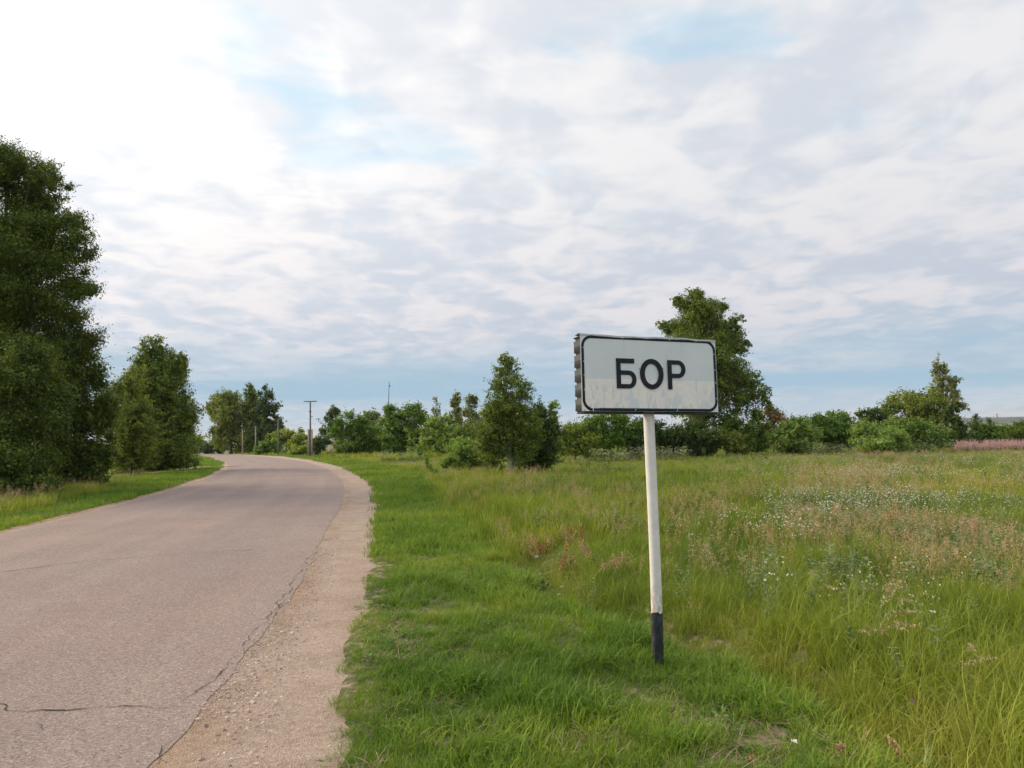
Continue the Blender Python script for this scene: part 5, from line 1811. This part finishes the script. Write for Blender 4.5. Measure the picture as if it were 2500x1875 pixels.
# far lattice tower
YT = 900
x_, z_ = (2430 - 1250) / F * YT, None
z_ = float(base_z(x_, YT))
tw = empty('lattice_tower', (x_, YT, z_), 'tiny reddish lattice tower far away near the right edge', 'tower')
zt_ = at(2430, 1010, YT)[2] - z_
mb = MB()
for s1 in (-1, 1):
    for s2 in (-1, 1):
        mb.tube([(s1 * 1.6, s2 * 1.6, 0), (s1 * .25, s2 * .25, zt_)], .16, 4)
for k in range(6):
    a, c = k / 6, (k + 1) / 6
    ra, rc = 1.6 - 1.35 * a, 1.6 - 1.35 * c
    for s2 in (-1, 1):
        mb.tube([(-ra, s2 * ra, zt_ * a), (rc, s2 * rc, zt_ * c)], .10, 4)
        mb.tube([(s2 * ra, -ra, zt_ * a), (s2 * rc, rc, zt_ * c)], .10, 4)
m_tow = simple('faded_red_steel', (0.32, 0.20, 0.16), 0.7, 0.15, 1)
obj('lattice', mb.mesh('lattice'), m_tow, tw)
mb = MB()
mb.box((0, 0, zt_ * .97), (6, .3, .3))
obj('crossarm', mb.mesh('crossarm'), m_tow, tw)

# house behind the trees
YH = 86.0
c0 = at(800, 1110, YH)
c1 = at(868, 1110, YH)
hx0, hx1 = c0[0], c1[0]
hz = float(base_z((hx0 + hx1) / 2, YH)) - .05
house = empty('house', ((hx0 + hx1) / 2, YH, hz), 'small beige house with a grey hipped roof half hidden by trees', 'house')
hw = (hx1 - hx0) / 2
he = at(800, 1077, YH)[2] - hz
hr = at(812, 1060, YH)[2] - hz
dep = 5.0
m_wall, gg, b, o = mat('beige_brick_wall')
brk = gg.new('ShaderNodeTexBrick')
gg.put(brk.inputs['Vector'], objco(gg))
brk.inputs['Scale'].default_value = 4
for nm, cc in (('Color1', (0.50, 0.40, 0.25)), ('Color2', (0.42, 0.32, 0.20)), ('Mortar', (0.45, 0.41, 0.34))):
    brk.inputs[nm].default_value = (*cc, 1)
gg.put(b.inputs['Base Color'], brk.outputs[0])
b.inputs['Roughness'].default_value = .9
mb = MB()
mb.box((0, dep / 2, he / 2), (2 * hw, dep, he))
obj('wall', mb.mesh('wall'), m_wall, house)
m_roof = simple('grey_slate_sheet', (0.30, 0.285, 0.27), 0.85, 0.2, 3)
ov = .28
rv = [(-hw - ov, -ov, he - .05), (hw + ov, -ov, he - .05), (hw + ov, dep + ov, he - .05), (-hw - ov, dep + ov, he - .05), (-hw * .35, dep / 2, hr + .15), (hw * .35, dep / 2, hr + .15)]
rv += [(x, y, z - .12) for x, y, z in rv[:4]]
roof = obj('roof', mesh_np('roof', rv, [np.array([(0, 1, 5, 4), (2, 3, 4, 5), (6, 7, 1, 0), (7, 8, 2, 1), (8, 9, 3, 2), (9, 6, 0, 3), (9, 8, 7, 6)]), np.array([(1, 2, 5), (3, 0, 4)])]), m_roof, house)
m_frame = simple('window_frame_white', (0.7, 0.7, 0.68), .5, .05, 5)
m_glass = simple('window_dark_glass', (0.05, 0.06, 0.07), .12, .2, 2)
for dx in (-hw * .35, hw * .45):
    mb = MB()
    for x, z, w_, h_ in ((-.42, 0, .08, 1.2), (.42, 0, .08, 1.2), (0, .56, .76, .08), (0, -.56, .76, .08), (0, 0, .05, 1.04)):
        mb.box((x, 0, z), (w_, .08, h_))
    wn = obj('window', mb.mesh('window'), m_frame, house)
    wn.location = (dx, -.03, he * .52)
    mb = MB()
    mb.box((0, .02, 0), (.76, .02, 1.04))
    obj('pane', mb.mesh('pane'), m_glass, wn)
mb = MB()
mb.box((hw * .3, dep * .55, hr + .3), (.4, .4, .8))
obj('chimney', mb.mesh('chimney'), m_wall, roof)

# ------------------------------------------------------------------ haze
lo, hi = np.array([gx[0] - 60, gy[0] - 60, -9.5]), np.array([gx[-1] + 60, gy[-1] + 60, float(V[:, 2].max()) + 25])
mb = MB()
mb.box((lo + hi) / 2, hi - lo)
m_haze = bpy.data.materials.new('haze')
m_haze.use_nodes = True
q_ = G(m_haze.node_tree)
vol = q_.new('ShaderNodeVolumePrincipled')
vol.inputs['Color'].default_value = (0.80, 0.88, 0.95, 1)
vol.inputs['Density'].default_value = 0.00012
o_ = q_.new('ShaderNodeOutputMaterial')
q_.l.new(vol.outputs[0], o_.inputs['Volume'])
tag(obj('haze', mb.mesh('haze'), m_haze), kind='stuff')

bpy.context.view_layer.update()
tris = sum(len(o_.data.loops) - 2 * len(o_.data.polygons) for o_ in S.objects if o_.type == 'MESH')
print('TRIANGLES', tris)
